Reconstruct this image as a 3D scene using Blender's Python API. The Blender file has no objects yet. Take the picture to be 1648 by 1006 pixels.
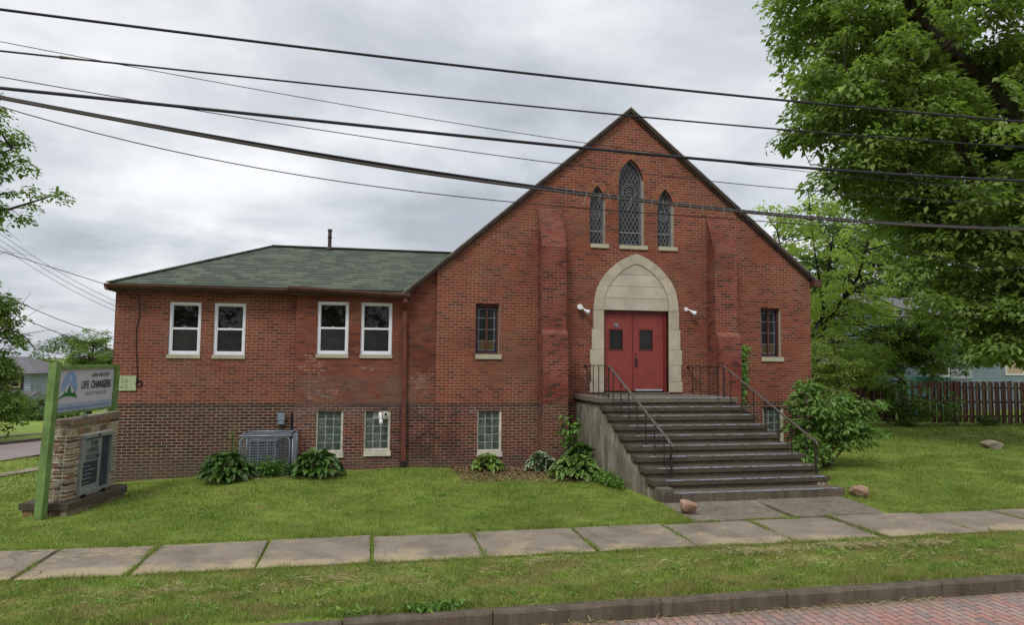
import bpy, math, random
import numpy as np
from mathutils import Vector, Matrix
from mathutils.geometry import delaunay_2d_cdt

# ------------------------------------------------------------------ camera, world, sun
SC = bpy.context.scene
COL = SC.collection
CAM = Vector((0, 0, 2.67))
YAW, PIT, ROL = math.radians(11.6), math.radians(3.68), math.radians(0.52)
cd = bpy.data.cameras.new('camera'); cam = bpy.data.objects.new('camera', cd); COL.objects.link(cam)
fw = Vector((math.sin(YAW)*math.cos(PIT), math.cos(YAW)*math.cos(PIT), math.sin(PIT)))
rt0 = Vector((math.cos(YAW), -math.sin(YAW), 0)); up0 = rt0.cross(fw)
rt = rt0*math.cos(ROL)+up0*math.sin(ROL); up = -rt0*math.sin(ROL)+up0*math.cos(ROL)
M = Matrix((rt, up, -fw)).transposed().to_4x4(); M.translation = CAM
cam.matrix_world = M
cd.sensor_width = 36; cd.lens = 1120/1648*36; cd.clip_end = 3000; cd.clip_start = 0.1
SC.camera = cam

SUN_EL, SUN_AZ = math.radians(50), math.radians(215)
W = bpy.data.worlds.new('World'); SC.world = W; W.use_nodes = True
nt = W.node_tree; nt.nodes.clear()
def wn(t, **k):
    n = nt.nodes.new(t)
    for a, b in k.items(): setattr(n, a, b)
    return n
out = wn('ShaderNodeOutputWorld'); bg = wn('ShaderNodeBackground'); bg.inputs['Strength'].default_value = 0.1
sky = wn('ShaderNodeTexSky', sky_type='NISHITA', sun_disc=False, sun_elevation=SUN_EL, sun_rotation=SUN_AZ)
tc = wn('ShaderNodeTexCoord'); sep = wn('ShaderNodeSeparateXYZ'); nt.links.new(tc.outputs['Generated'], sep.inputs[0])
ad = wn('ShaderNodeMath', operation='ADD'); ad.inputs[1].default_value = 0.22; nt.links.new(sep.outputs['Z'], ad.inputs[0])
mx_ = wn('ShaderNodeMath', operation='MAXIMUM'); mx_.inputs[1].default_value = 0.08; nt.links.new(ad.outputs[0], mx_.inputs[0])
dv = []
for ax in 'XY':
    d = wn('ShaderNodeMath', operation='DIVIDE'); nt.links.new(sep.outputs[ax], d.inputs[0]); nt.links.new(mx_.outputs[0], d.inputs[1]); dv.append(d)
cb = wn('ShaderNodeCombineXYZ'); nt.links.new(dv[0].outputs[0], cb.inputs[0]); nt.links.new(dv[1].outputs[0], cb.inputs[1])
n1 = wn('ShaderNodeTexNoise'); n1.inputs['Scale'].default_value = 1.15; n1.inputs['Detail'].default_value = 7; n1.inputs['Roughness'].default_value = .55; n1.inputs['Distortion'].default_value = .15
mpw = wn('ShaderNodeMapping'); mpw.inputs['Location'].default_value = (1.7, 0.4, 0); mpw.inputs['Scale'].default_value = (.95, 1.1, 1)
nt.links.new(cb.outputs[0], mpw.inputs[0]); nt.links.new(mpw.outputs[0], n1.inputs['Vector'])
cr = wn('ShaderNodeValToRGB'); nt.links.new(n1.outputs['Fac'], cr.inputs[0])
e = cr.color_ramp.elements; e[0].position = .36; e[0].color = (4.7, 5.05, 5.6, 1); e[1].position = .64; e[1].color = (9.7, 9.8, 9.9, 1)
m_ = e.new(.50); m_.color = (6.9, 7.2, 7.65, 1)
zr = wn('ShaderNodeMapRange'); zr.inputs['From Min'].default_value = .42; zr.inputs['From Max'].default_value = 1; zr.inputs['To Min'].default_value = 1; zr.inputs['To Max'].default_value = 1.8
nt.links.new(sep.outputs['Z'], zr.inputs['Value'])
vm = wn('ShaderNodeVectorMath', operation='SCALE'); nt.links.new(cr.outputs[0], vm.inputs[0]); nt.links.new(zr.outputs[0], vm.inputs['Scale'])
mxw = wn('ShaderNodeMix', data_type='RGBA'); mxw.inputs[0].default_value = .93
nt.links.new(sky.outputs[0], mxw.inputs[6]); nt.links.new(vm.outputs[0], mxw.inputs[7])
nt.links.new(mxw.outputs[2], bg.inputs[0]); nt.links.new(bg.outputs[0], out.inputs[0])

sl = bpy.data.lights.new('sun', 'SUN'); sl.energy = 1.5; sl.angle = math.radians(14); sl.color = (1, .96, .9)
so = bpy.data.objects.new('sun', sl); COL.objects.link(so)
sd = Vector((math.sin(SUN_AZ)*math.cos(SUN_EL), math.cos(SUN_AZ)*math.cos(SUN_EL), math.sin(SUN_EL)))
so.rotation_euler = sd.to_track_quat('Z', 'Y').to_euler(); so.location = sd*60
SC.view_settings.view_transform = 'Standard'; SC.view_settings.look = 'None'
SC.cycles.pixel_filter_width = 1.05
SC.view_settings.exposure = 0.07; SC.view_settings.gamma = 1

# ------------------------------------------------------------------ materials
class Mat:
    def __init__(s, name):
        s.m = bpy.data.materials.new(name); s.m.use_nodes = True; s.t = s.m.node_tree; s.t.nodes.clear()
        s.o = s.n('ShaderNodeOutputMaterial'); s.b = s.n('ShaderNodeBsdfPrincipled'); s.l(s.b.outputs[0], s.o.inputs[0])
    def n(s, t, **k):
        x = s.t.nodes.new(t)
        for a, b in k.items(): setattr(x, a, b)
        return x
    def l(s, a, b): s.t.links.new(a, b)
    def pos(s): return s.n('ShaderNodeNewGeometry').outputs['Position']
    def uv(s): return s.n('ShaderNodeTexCoord').outputs['UV']
    def noise(s, vec, scale, detail=4, rough=.55, sc3=None, dist=0):
        if sc3:
            mp = s.n('ShaderNodeMapping'); mp.inputs['Scale'].default_value = sc3; s.l(vec, mp.inputs[0]); vec = mp.outputs[0]
        n = s.n('ShaderNodeTexNoise'); n.inputs['Scale'].default_value = scale; n.inputs['Detail'].default_value = detail; n.inputs['Roughness'].default_value = rough
        n.inputs['Distortion'].default_value = dist
        s.l(vec, n.inputs['Vector']); return n.outputs['Fac']
    def ramp(s, f, stops, const=False):
        r = s.n('ShaderNodeValToRGB'); s.l(f, r.inputs[0]); e = r.color_ramp.elements
        if const: r.color_ramp.interpolation = 'CONSTANT'
        while len(e) < len(stops): e.new(.5)
        for i, (p, c) in enumerate(stops):
            e[i].position = p; e[i].color = (c, c, c, 1) if not isinstance(c, tuple) else (*c, 1)
        return r.outputs[0]
    def mix(s, f, a, b, mode='MIX'):
        m = s.n('ShaderNodeMix', data_type='RGBA', blend_type=mode)
        for i, x in ((0, f), (6, a), (7, b)):
            if isinstance(x, (int, float)): m.inputs[i].default_value = x if i == 0 else (x, x, x, 1)
            elif isinstance(x, tuple): m.inputs[i].default_value = (*x, 1)
            else: s.l(x, m.inputs[i])
        return m.outputs[2]
    def math(s, op, a, b=None, clamp=False):
        m = s.n('ShaderNodeMath', operation=op); m.use_clamp = clamp
        for i, x in enumerate((a, b)):
            if x is None: continue
            if isinstance(x, (int, float)): m.inputs[i].default_value = x
            else: s.l(x, m.inputs[i])
        return m.outputs[0]
    def sepz(s, vec):
        x = s.n('ShaderNodeSeparateXYZ'); s.l(vec, x.inputs[0]); return x.outputs
    def sm(s, v, a, b):   # smoothstep a->b
        m = s.n('ShaderNodeMapRange', interpolation_type='SMOOTHSTEP'); m.inputs['From Min'].default_value = a; m.inputs['From Max'].default_value = b
        s.l(v, m.inputs['Value']); return m.outputs[0]
    def box(s, v, a, b, w):   # soft window
        return s.math('MULTIPLY', s.sm(v, a-w, a+w), s.math('SUBTRACT', 1, s.sm(v, b-w, b+w)))
    def col(s, c):
        if isinstance(c, tuple): s.b.inputs['Base Color'].default_value = (*c, 1)
        else: s.l(c, s.b.inputs['Base Color'])
        return s
    def rough(s, r):
        if isinstance(r, (int, float)): s.b.inputs['Roughness'].default_value = r
        else: s.l(r, s.b.inputs['Roughness'])
        return s
    def spec(s, v): s.b.inputs['Specular IOR Level'].default_value = v; return s
    def metal(s, v): s.b.inputs['Metallic'].default_value = v; return s
    def bump(s, h, strength=.4, dist=.01):
        b = s.n('ShaderNodeBump'); b.inputs['Strength'].default_value = strength; b.inputs['Distance'].default_value = dist
        s.l(h, b.inputs['Height']); s.l(b.outputs[0], s.b.inputs['Normal']); return s

def simple(name, c, r=.7, var=.25, scale=6, spec=.4, metal=0, bump=.15, bd=.004):
    m = Mat(name); p = m.pos(); f = m.noise(p, scale, 5, .6)
    a = tuple(x*(1-var) for x in c); b = tuple(min(1, x*(1+var)) for x in c)
    m.col(m.ramp(f, [(.3, a), (.7, b)])).rough(r).spec(spec).metal(metal)
    if bump: m.bump(m.noise(p, scale*12, 3), bump, bd)
    return m.m

def brick(name, up_c, up_m, lo_c, lo_m, zsplit=1.55, extra=None, patch=None, moss=0):
    m = Mat(name); p = m.pos(); uv = m.uv(); x, y, z = m.sepz(p)
    nz = m.n('ShaderNodeTexNoise'); nz.inputs['Scale'].default_value = 7; nz.inputs['Detail'].default_value = 3; m.l(uv, nz.inputs['Vector'])
    ofs = m.n('ShaderNodeVectorMath', operation='MULTIPLY_ADD'); m.l(nz.outputs['Color'], ofs.inputs[0]); ofs.inputs[1].default_value = (.0035, .0035, 0); m.l(uv, ofs.inputs[2])
    b = m.n('ShaderNodeTexBrick'); m.l(ofs.outputs[0], b.inputs['Vector'])
    b.inputs['Color1'].default_value = (0, 0, 0, 1); b.inputs['Color2'].default_value = (1, 1, 1, 1); b.inputs['Mortar'].default_value = (.5, .5, .5, 1)
    b.inputs['Scale'].default_value = 1; b.inputs['Brick Width'].default_value = .206; b.inputs['Row Height'].default_value = .0685
    b.inputs['Mortar Size'].default_value = .006; b.inputs['Mortar Smooth'].default_value = .1; b.inputs['Bias'].default_value = 0
    t = b.outputs['Color']; f = b.outputs['Fac']
    def tones(cs):
        n = len(cs); return m.ramp(t, [(i/n, c) for i, c in enumerate(cs)], True)
    sel = m.math('GREATER_THAN', z, zsplit)
    bc = m.mix(sel, tones(lo_c), tones(up_c))
    # mortar: visible strength varies over the wall
    mn = m.noise(p, .9, 4, .6); mn2 = m.noise(p, 3.5, 3)
    mu = m.mix(m.ramp(mn, [(.38, 0.), (.62, 1.)]), up_m[0], up_m[1]); ml = m.mix(m.ramp(mn2, [(.35, 0.), (.65, 1.)]), lo_m[0], lo_m[1])
    mc = m.mix(sel, ml, mu)
    # weathering of the brick
    g = m.ramp(m.noise(p, 1.3, 6, .65), [(.3, .87), (.7, 1.12)]); bc = m.mix(1, bc, g, 'MULTIPLY')
    g2 = m.ramp(m.noise(p, 22, 4, .7), [(.3, .85), (.7, 1.13)]); bc = m.mix(1, bc, g2, 'MULTIPLY')
    # tan-grey weathered bricks in drifts
    wmask = m.math('MULTIPLY', m.ramp(m.noise(p, .8, 3), [(.5, 0.), (.72, 1.)]), m.ramp(m.noise(t, 40, 0), [(.45, 0.), (.5, .55)]))
    bc = m.mix(wmask, bc, (.16, .10, .06))
    if patch:   # repointed stair-step cracks: pale thick mortar
        pm = None
        for (x0, x1, z0, z1) in patch:
            q = m.math('MULTIPLY', m.box(x, x0, x1, .08), m.box(z, z0, z1, .03))
            pm = q if pm is None else m.math('MAXIMUM', pm, q)
        pn = m.ramp(m.noise(p, 6, 4, .65, (.7, 1, 1.6)), [(.5, 0.), (.56, 1.)])
        pm = m.math('MULTIPLY', pm, pn)
        mc = m.mix(m.math('MULTIPLY', pm, .8), mc, (.42, .38, .31))
        f2 = m.math('MULTIPLY', m.math('MULTIPLY', pm, m.ramp(m.noise(p, 30, 2), [(.5, 0.), (.6, .55)])), 1)
        f = m.math('MAXIMUM', f, m.math('MULTIPLY', f2, .35))
    c = m.mix(f, bc, mc)
    if extra:   # dark damp patches  (x0,x1,z0,z1,strength,colour)
        for (x0, x1, z0, z1, st, cc) in extra:
            q = m.math('MULTIPLY', m.box(x, x0, x1, .3), m.box(z, z0, z1, .12))
            q = m.math('MULTIPLY', q, m.ramp(m.noise(p, 2.2, 5, .7), [(.36, 0.), (.6, st)]))
            c = m.mix(q, c, cc if cc[0] > .14 else m.mix(1, c, (.42, .40, .40), 'MULTIPLY'))
    # soot line at the water table and dirt at the foot
    wl = m.math('MULTIPLY', m.box(z, zsplit-.10, zsplit-.01, .02), m.ramp(m.noise(p, 2.5, 3), [(.35, .2), (.65, .75)]))
    c = m.mix(wl, c, (.045, .035, .03))
    ft = m.math('MULTIPLY', m.math('SUBTRACT', 1, m.sm(z, .05, .5)), .45)
    c = m.mix(ft, c, (.10, .08, .06))
    m.col(c).rough(.9).spec(.25)
    h = m.math('SUBTRACT', m.math('MULTIPLY', m.noise(p, 60, 3), .25), f); m.bump(h, .6, .006)
    return m.m

UPC = [(.215, .057, .034), (.192, .05, .031), (.228, .066, .04), (.172, .049, .032), (.205, .067, .043), (.184, .055, .035), (.115, .04, .03)]
LOC = [(.068, .028, .022), (.052, .024, .02), (.085, .03, .024), (.042, .023, .02), (.078, .034, .027), (.06, .029, .024)]
LOR = [(.145, .04, .03), (.105, .034, .027), (.16, .046, .034), (.075, .03, .025), (.125, .042, .033), (.06, .028, .024)]
UPW = [(.205, .058, .037), (.184, .052, .033), (.218, .067, .043), (.16, .047, .036), (.192, .065, .047), (.125, .043, .033)]
M_wing = brick('wing_brick', UPW, ((.24, .14, .09), (.36, .26, .17)), LOC, ((.31, .245, .17), (.42, .34, .24)))
M_bay = brick('bay_brick', UPC, ((.085, .04, .03), (.22, .13, .085)), LOR, ((.30, .2, .14), (.42, .3, .22)),
    patch=[(-1.62, -1.0, 1.95, 2.75), (-1.4, -.6, 1.6, 2.0), (-1.62, -.9, .8, 1.5), (-.58, .02, 1.30, 1.42), (.5, 1.75, 1.3, 1.48), (-.6, 0, .15, .28), (.95, 1.6, 1.7, 2.3), (-.2, .4, 2.3, 2.5), (-.6, .9, 1.44, 1.5)],
    extra=[(-1.8, 1.6, 1.1, 2.2, .35, (.16, .13, .11)), (.1, 1.6, .2, 1.5, .9, (.035, .028, .024)), (.9, 1.7, 2.2, 4.2, .6, (.10, .04, .028))])
M_main = brick('church_brick', UPC, ((.22, .12, .075), (.36, .24, .155)), LOR, ((.34, .22, .15), (.42, .31, .22)),
    patch=[(1.9, 2.6, 1.3, 1.42), (3.25, 4.1, 1.3, 1.42), (3.9, 4.15, .2, 1.5), (5.3, 5.5, 1.8, 2.4)],
    extra=[(1.4, 2.3, 0, 1.5, .7, (.045, .035, .03)), (2.5, 4.2, 2.0, 3.3, .5, (.17, .10, .06)), (4.9, 5.6, 1.5, 2.3, .7, (.07, .035, .025))])
UPB = [(.215, .049, .033), (.185, .042, .03), (.228, .057, .038), (.155, .04, .03), (.20, .055, .039), (.095, .031, .025)]
M_butt = brick('buttress_brick', UPB, ((.035, .018, .014), (.30, .20, .14)), LOR, ((.26, .17, .12), (.36, .26, .18)),
    extra=[(3.9, 5, 3.3, 6.6, .3, (.09, .022, .018)), (8.5, 9.6, 5.0, 6.6, .5, (.07, .028, .022))])

def mk_arch():
    m = Mat('arch_brick'); uv = m.uv(); p = m.pos()
    t = m.n('ShaderNodeNewGeometry').outputs['Random Per Island']
    c = m.ramp(t, [(0, (.20, .075, .045)), (.2, (.26, .10, .05)), (.45, (.24, .07, .042)), (.7, (.13, .07, .045)), (.85, (.30, .085, .05))], True)
    c = m.mix(1, c, m.ramp(m.noise(p, 18, 4), [(.3, .8), (.7, 1.2)]), 'MULTIPLY'); m.col(c).rough(.9).spec(.25).bump(m.noise(p, 60, 3), .3, .004); return m.m
M_arch = mk_arch()
M_mortar = simple('mortar', (.36, .25, .17), .95, .2, 8)

def mk_stone(name, c, dark=.35):
    m = Mat(name); p = m.pos(); _, _, z = m.sepz(p)
    base = m.ramp(m.noise(p, 2.2, 6, .65), [(.3, tuple(x*.8 for x in c)), (.7, tuple(min(1, x*1.1) for x in c))])
    isl = m.n('ShaderNodeNewGeometry').outputs['Random Per Island']
    base = m.mix(1, base, m.ramp(isl, [(0, .88), (1, 1.06)]), 'MULTIPLY')
    st = m.ramp(m.noise(p, 3.5, 5, .7, (1.6, 1.6, .5)), [(.5, 0.), (.8, dark)])
    m.col(m.mix(st, base, tuple(x*.45 for x in c))).rough(.88).spec(.25).bump(m.noise(p, 50, 4), .3, .004); return m.m
M_lime = mk_stone('limestone', (.46, .41, .31)); M_tymp = mk_stone('tympanum_stone', (.47, .425, .345)); M_sill = mk_stone('sill_stone', (.44, .41, .30)); M_jamb = mk_stone('jamb_stone', (.50, .43, .33))

def mk_concrete(name, c, mossy=.6, streak=0, straw=0, strip=None, crack=0):
    m = Mat(name); p = m.pos()
    base = m.ramp(m.noise(p, 1.6, 8, .7), [(.28, tuple(x*.55 for x in c)), (.55, c), (.8, tuple(x*1.35 for x in c))])
    base = m.mix(1, base, m.ramp(m.noise(p, 45, 4, .7), [(.3, .78), (.7, 1.2)]), 'MULTIPLY')
    ms = m.ramp(m.noise(p, 3.2, 6, .7), [(.48, 0.), (.66, mossy)])
    c2 = m.mix(ms, base, (.04, .042, .022))
    if streak:
        s2 = m.ramp(m.noise(p, 2.6, 6, .65, (2.2, 2.2, .35)), [(.46, 0.), (.62, streak)])
        c2 = m.mix(s2, c2, (.33, .31, .25))
        s3 = m.ramp(m.noise(p, 3.1, 6, .65, (2.5, 2.5, .25)), [(.5, 0.), (.7, .7)])
        c2 = m.mix(s3, c2, (.05, .045, .035))
    if straw:
        x, y, z = m.sepz(p)
        s4 = m.noise(p, 1.1, 7, .75, (1, 1.3, 1)); edge = m.math('SUBTRACT', 1, m.sm(y, 9.35, 9.95)); edge = m.math('MULTIPLY', edge, .14)
        left = m.math('MULTIPLY', m.math('SUBTRACT', 1, m.sm(x, -4, 1)), .06)
        s4 = m.math('ADD', m.math('ADD', s4, edge), left)
        sf = m.ramp(s4, [(.55, 0.), (.66, straw)]); sf = m.math('MULTIPLY', sf, m.ramp(m.noise(p, 35, 4, .8, (1, 3, 1)), [(.35, .3), (.6, 1.)]))
        c2 = m.mix(sf, c2, (.47, .37, .21))
    if crack:
        nz = m.n('ShaderNodeTexNoise'); nz.inputs['Scale'].default_value = 3; nz.inputs['Detail'].default_value = 5; m.l(p, nz.inputs['Vector'])
        o = m.n('ShaderNodeVectorMath', operation='MULTIPLY_ADD'); m.l(nz.outputs['Color'], o.inputs[0]); o.inputs[1].default_value = (.35, .35, 0); m.l(p, o.inputs[2])
        vo = m.n('ShaderNodeTexVoronoi', feature='DISTANCE_TO_EDGE'); vo.inputs['Scale'].default_value = .55; m.l(o.outputs[0], vo.inputs['Vector'])
        ck = m.math('MULTIPLY', m.math('LESS_THAN', vo.outputs['Distance'], .004), m.ramp(m.noise(p, .7, 2), [(.5, 0.), (.58, .7)]))
        c2 = m.mix(ck, c2, (.035, .03, .022))
        gr = m.ramp(m.noise(p, 130, 2, .9), [(.35, .7), (.5, 1.), (.66, 1.35)]); c2 = m.mix(1, c2, gr, 'MULTIPLY')
    m.col(c2).rough(.92).spec(.25).bump(m.noise(p, 38, 5, .7), .5, .008); return m.m
M_walk = mk_concrete('sidewalk_concrete', (.245, .205, .16), .12, 0, .7, crack=1)
M_path = mk_concrete('walkway_concrete', (.205, .172, .13), .3, .25, .4, crack=1)
M_step = mk_concrete('step_concrete', (.095, .078, .056), .75)
M_tread = mk_concrete('tread_concrete', (.17, .15, .12), .45)
M_cheek = mk_concrete('cheek_concrete', (.22, .19, .14), .3, .9)
M_kerb = mk_concrete('kerb_stone', (.13, .10, .073), .5, .12)
M_strip = simple('worn_nosing', (.17, .18, .205), .55, .25, 9, .5)

def mk_shingle():
    m = Mat('green_shingles'); uv = m.uv(); p = m.pos()
    b = m.n('ShaderNodeTexBrick'); m.l(uv, b.inputs['Vector']); b.inputs['Scale'].default_value = 1
    b.inputs['Color1'].default_value = (0, 0, 0, 1); b.inputs['Color2'].default_value = (1, 1, 1, 1); b.inputs['Mortar'].default_value = (.3, .3, .3, 1)
    b.inputs['Brick Width'].default_value = .30; b.inputs['Row Height'].default_value = .20; b.inputs['Mortar Size'].default_value = .006; b.inputs['Mortar Smooth'].default_value = .6; b.offset = .37
    c = m.ramp(b.outputs['Color'], [(0, (.078, .094, .07)), (.2, (.09, .106, .078)), (.4, (.074, .09, .067)), (.6, (.098, .114, .085)), (.75, (.068, .083, .063)), (.85, (.084, .101, .074))], True)
    c = m.mix(1, c, m.ramp(m.noise(p, 1.2, 5), [(.3, .82), (.7, 1.18)]), 'MULTIPLY')
    c = m.mix(1, c, m.ramp(m.noise(p, 90, 3), [(.3, .8), (.7, 1.2)]), 'MULTIPLY')
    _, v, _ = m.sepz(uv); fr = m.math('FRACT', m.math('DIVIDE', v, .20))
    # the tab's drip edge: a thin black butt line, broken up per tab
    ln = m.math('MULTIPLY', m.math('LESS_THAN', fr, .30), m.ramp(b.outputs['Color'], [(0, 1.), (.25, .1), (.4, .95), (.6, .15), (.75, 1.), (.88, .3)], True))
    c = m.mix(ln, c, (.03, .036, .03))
    m.col(c).rough(.95).spec(.2).bump(m.math('SUBTRACT', m.math('MULTIPLY', fr, -.6), b.outputs['Fac']), .6, .008); return m.m
M_shingle = mk_shingle()
M_gutter = simple('brown_gutter', (.085, .035, .024), .5, .35, 5)
M_down = simple('brown_downspout', (.13, .036, .024), .55, .3, 5)
M_fascia = simple('brown_fascia', (.06, .035, .025), .7, .4, 5)
M_ragged = simple('weathered_board', (.40, .32, .2), .9, .5, 8)
M_rake = simple('rake_board_light', (.17, .15, .125), .8, .5, 4); M_raked = simple('rake_board_dark', (.06, .04, .033), .8, .4, 4)
M_white = simple('white_vinyl', (.74, .75, .80), .45, .05, 5); M_dark = simple('dark_void', (.006, .006, .007), .9, .2, 5)
M_cream = simple('cream_frame', (.58, .54, .44), .8, .25, 7)
def mk_glass(name, c, sp=.45, r=.04, wav=.015):
    m = Mat(name); p = m.pos(); m.col(m.ramp(m.noise(p, 1.7, 5, .7), [(.35, tuple(x*.5 for x in c)), (.65, tuple(x*1.5 for x in c))])).rough(r).spec(sp); m.bump(m.noise(p, 2.5, 2), .1, wav); return m.m
M_glass = mk_glass('window_glass', (.006, .007, .006), .5, .02, .02); M_screen = mk_glass('insect_screen', (.022, .022, .021), .2, .5)
M_sglass = mk_glass('leaded_glass', (.012, .012, .011), .4, .15); M_amber = mk_glass('amber_glass', (.07, .048, .018), .35, .3); M_bglass = mk_glass('blue_glass', (.012, .016, .04), .45, .2)
M_lead = simple('lead_came', (.235, .24, .26), .5, .25, 10); M_rframe = simple('red_brown_frame', (.085, .028, .022), .6, .25, 8)
M_door = simple('red_door_paint', (.235, .042, .035), .5, .16, 3, .4, 0, .05); M_doorf = simple('red_door_frame', (.16, .022, .02), .5, .12, 2)
M_plate = simple('kick_plate', (.45, .46, .50), .4, .1, 5, .5, .4)
M_iron = simple('rusty_iron', (.03, .02, .018), .6, .5, 12); M_railtop = simple('worn_handrail', (.10, .075, .068), .5, .35, 10)
M_galv = simple('galvanised_steel', (.23, .26, .30), .45, .2, 12, .5, .35); M_acm = simple('grey_enamel', (.20, .22, .26), .5, .15, 9)
M_black = simple('black_plastic', (.012, .012, .013), .5, .2, 8); M_pvc = simple('white_pvc', (.75, .75, .73), .5, .06, 5)
M_green = simple('green_painted_wood', (.145, .235, .07), .6, .3, 4, bump=.3); M_panelw = simple('sign_face_white', (.53, .50, .57), .4, .05, 3)
M_signblue = simple('sign_pale_blue', (.24, .34, .56), .45, .08, 4); M_signstrip = simple('sign_blue_strip', (.33, .38, .50), .45, .08, 4); M_signwhite = simple('sign_soft_white', (.46, .50, .60), .45, .05, 4)
M_signgreen = simple('sign_green', (.02, .17, .04), .45, .1, 4); M_ink = simple('sign_ink', (.012, .01, .02), .5, .1, 4); M_inkg = simple('sign_green_ink', (.035, .085, .035), .5, .1, 4); M_inkb = simple('sign_blue_ink', (.06, .09, .26), .5, .1, 4)
M_casep = simple('case_paper', (.23, .25, .25), .4, .15, 4); M_cased = simple('case_dark_panel', (.035, .045, .065), .35, .3, 5); M_casei = simple('case_ink', (.08, .085, .09), .5, .1, 4); M_casel = simple('case_pale_ink', (.22, .24, .26), .5, .1, 4)
M_alu = simple('dull_aluminium', (.30, .31, .30), .45, .15, 9, .5, .3)
M_plate2 = simple('pale_green_board', (.36, .44, .26), .8, .12, 6); M_plink = simple('faded_digits', (.25, .26, .16), .9, .2, 20)
M_wire = simple('cable_black', (.012, .012, .018), .6, .2, 3, bump=0); M_wire2 = simple('cable_grey', (.07, .065, .055), .7, .2, 3, bump=0); M_tie = simple('lashing_wire', (.30, .28, .24), .6, .2, 3, bump=0)
M_soil = simple('bare_soil', (.09, .068, .045), .95, .35, 6)
M_rock = Mat('boulder'); _p = M_rock.pos(); M_rock.col(M_rock.ramp(M_rock.noise(_p, 4, 7, .7), [(.3, (.15, .085, .055)), (.5, (.31, .19, .125)), (.7, (.42, .30, .21))])).rough(.9).bump(M_rock.noise(_p, 14, 6), .7, .02); M_rock = M_rock.m
M_rock2 = simple('grey_boulder', (.30, .25, .19), .9, .35, 5, bump=.6, bd=.01)

def mk_bark(name, c):
    m = Mat(name); p = m.pos(); f = m.noise(p, 5, 7, .7, (2.5, 2.5, .5))
    m.col(m.ramp(f, [(.3, tuple(x*.45 for x in c)), (.55, c), (.75, tuple(x*1.6 for x in c))])).rough(.95).spec(.15).bump(f, .9, .03); return m.m
M_bark = mk_bark('bark', (.17, .135, .105)); M_bark2 = mk_bark('dark_bark', (.05, .04, .033))

def mk_leaf(name, dark, mid, light, trans=.35, patch=.5, rough=.55):
    m = Mat(name); p = m.pos()
    a = m.n('ShaderNodeAttribute'); a.attribute_name = 'rnd'
    n = m.noise(p, patch, 3); f = m.math('ADD', m.math('MULTIPLY', a.outputs['Fac'], .55), m.math('MULTIPLY', n, .6))
    c = m.ramp(f, [(.25, dark), (.55, mid), (.85, light)])
    m.col(c).rough(rough).spec(.3)
    tr = m.n('ShaderNodeBsdfTranslucent'); m.l(m.mix(1, c, (1.1, 1.25, .55), 'MULTIPLY'), tr.inputs[0])
    ms = m.n('ShaderNodeMixShader'); ms.inputs[0].default_value = trans
    m.l(m.b.outputs[0], ms.inputs[1]); m.l(tr.outputs[0], ms.inputs[2]); m.l(ms.outputs[0], m.o.inputs[0]); return m.m
L_maple = mk_leaf('maple_leaves', (.075, .125, .03), (.19, .275, .068), (.38, .48, .15), .48)
L_light = mk_leaf('light_tree_leaves', (.26, .34, .09), (.42, .51, .17), (.55, .62, .27), .6)
L_mid = mk_leaf('mid_tree_leaves', (.08, .135, .028), (.15, .235, .05), (.24, .34, .085), .4)
L_dark = mk_leaf('dark_tree_leaves', (.045, .085, .02), (.085, .14, .032), (.14, .21, .05))
L_shrub = mk_leaf('shrub_leaves', (.075, .145, .03), (.15, .26, .06), (.25, .38, .11), .35, 1.2)
L_feather = mk_leaf('feathery_shrub_leaves', (.13, .20, .04), (.24, .33, .08), (.38, .46, .14), .5, 1)
L_vine = mk_leaf('vine_leaves', (.06, .15, .02), (.12, .27, .04), (.20, .40, .07), .3, 3)
L_far = mk_leaf('far_leaves', (.045, .075, .028), (.08, .125, .045), (.13, .19, .07), .25, .25)
L_weed = mk_leaf('weed_leaves', (.05, .12, .02), (.11, .22, .035), (.20, .34, .06), .3, 3)
L_litter = mk_leaf('dead_leaves', (.09, .055, .032), (.20, .12, .07), (.33, .22, .14), .1, 3)

def mk_hosta(name, inner, edge, rim):
    m = Mat(name); uv = m.uv(); p = m.pos(); u, v, _ = m.sepz(uv)
    a = m.n('ShaderNodeAttribute'); a.attribute_name = 'rnd'
    ed = m.math('MAXIMUM', m.math('MULTIPLY', m.math('ABSOLUTE', m.math('SUBTRACT', u, .5)), 2), m.math('SUBTRACT', m.math('MULTIPLY', v, 1.12), .12))
    k = m.math('GREATER_THAN', m.math('ADD', ed, m.math('MULTIPLY', m.noise(p, 40, 2), .12)), rim+.06)
    c = m.mix(k, inner, edge)
    c = m.mix(1, c, m.ramp(a.outputs['Fac'], [(0, .62), (1, 1.35)]), 'MULTIPLY')
    veins = m.math('SINE', m.math('MULTIPLY', u, 55)); m.col(c).rough(.42).spec(.45)
    m.bump(veins, .25, .004)
    tr = m.n('ShaderNodeBsdfTranslucent'); m.l(c, tr.inputs[0]); ms = m.n('ShaderNodeMixShader'); ms.inputs[0].default_value = .2
    m.l(m.b.outputs[0], ms.inputs[1]); m.l(tr.outputs[0], ms.inputs[2]); m.l(ms.outputs[0], m.o.inputs[0]); return m.m
H_green = mk_hosta('hosta_green', (.065, .14, .025), (.065, .14, .025), 2)
H_yellow = mk_hosta('hosta_yellow', (.10, .19, .03), (.19, .28, .05), .7)
H_white = mk_hosta('hosta_white_edge', (.035, .10, .035), (.42, .47, .27), .78)
H_yedge = mk_hosta('hosta_yellow_edge', (.08, .17, .028), (.24, .33, .08), .72)

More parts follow.
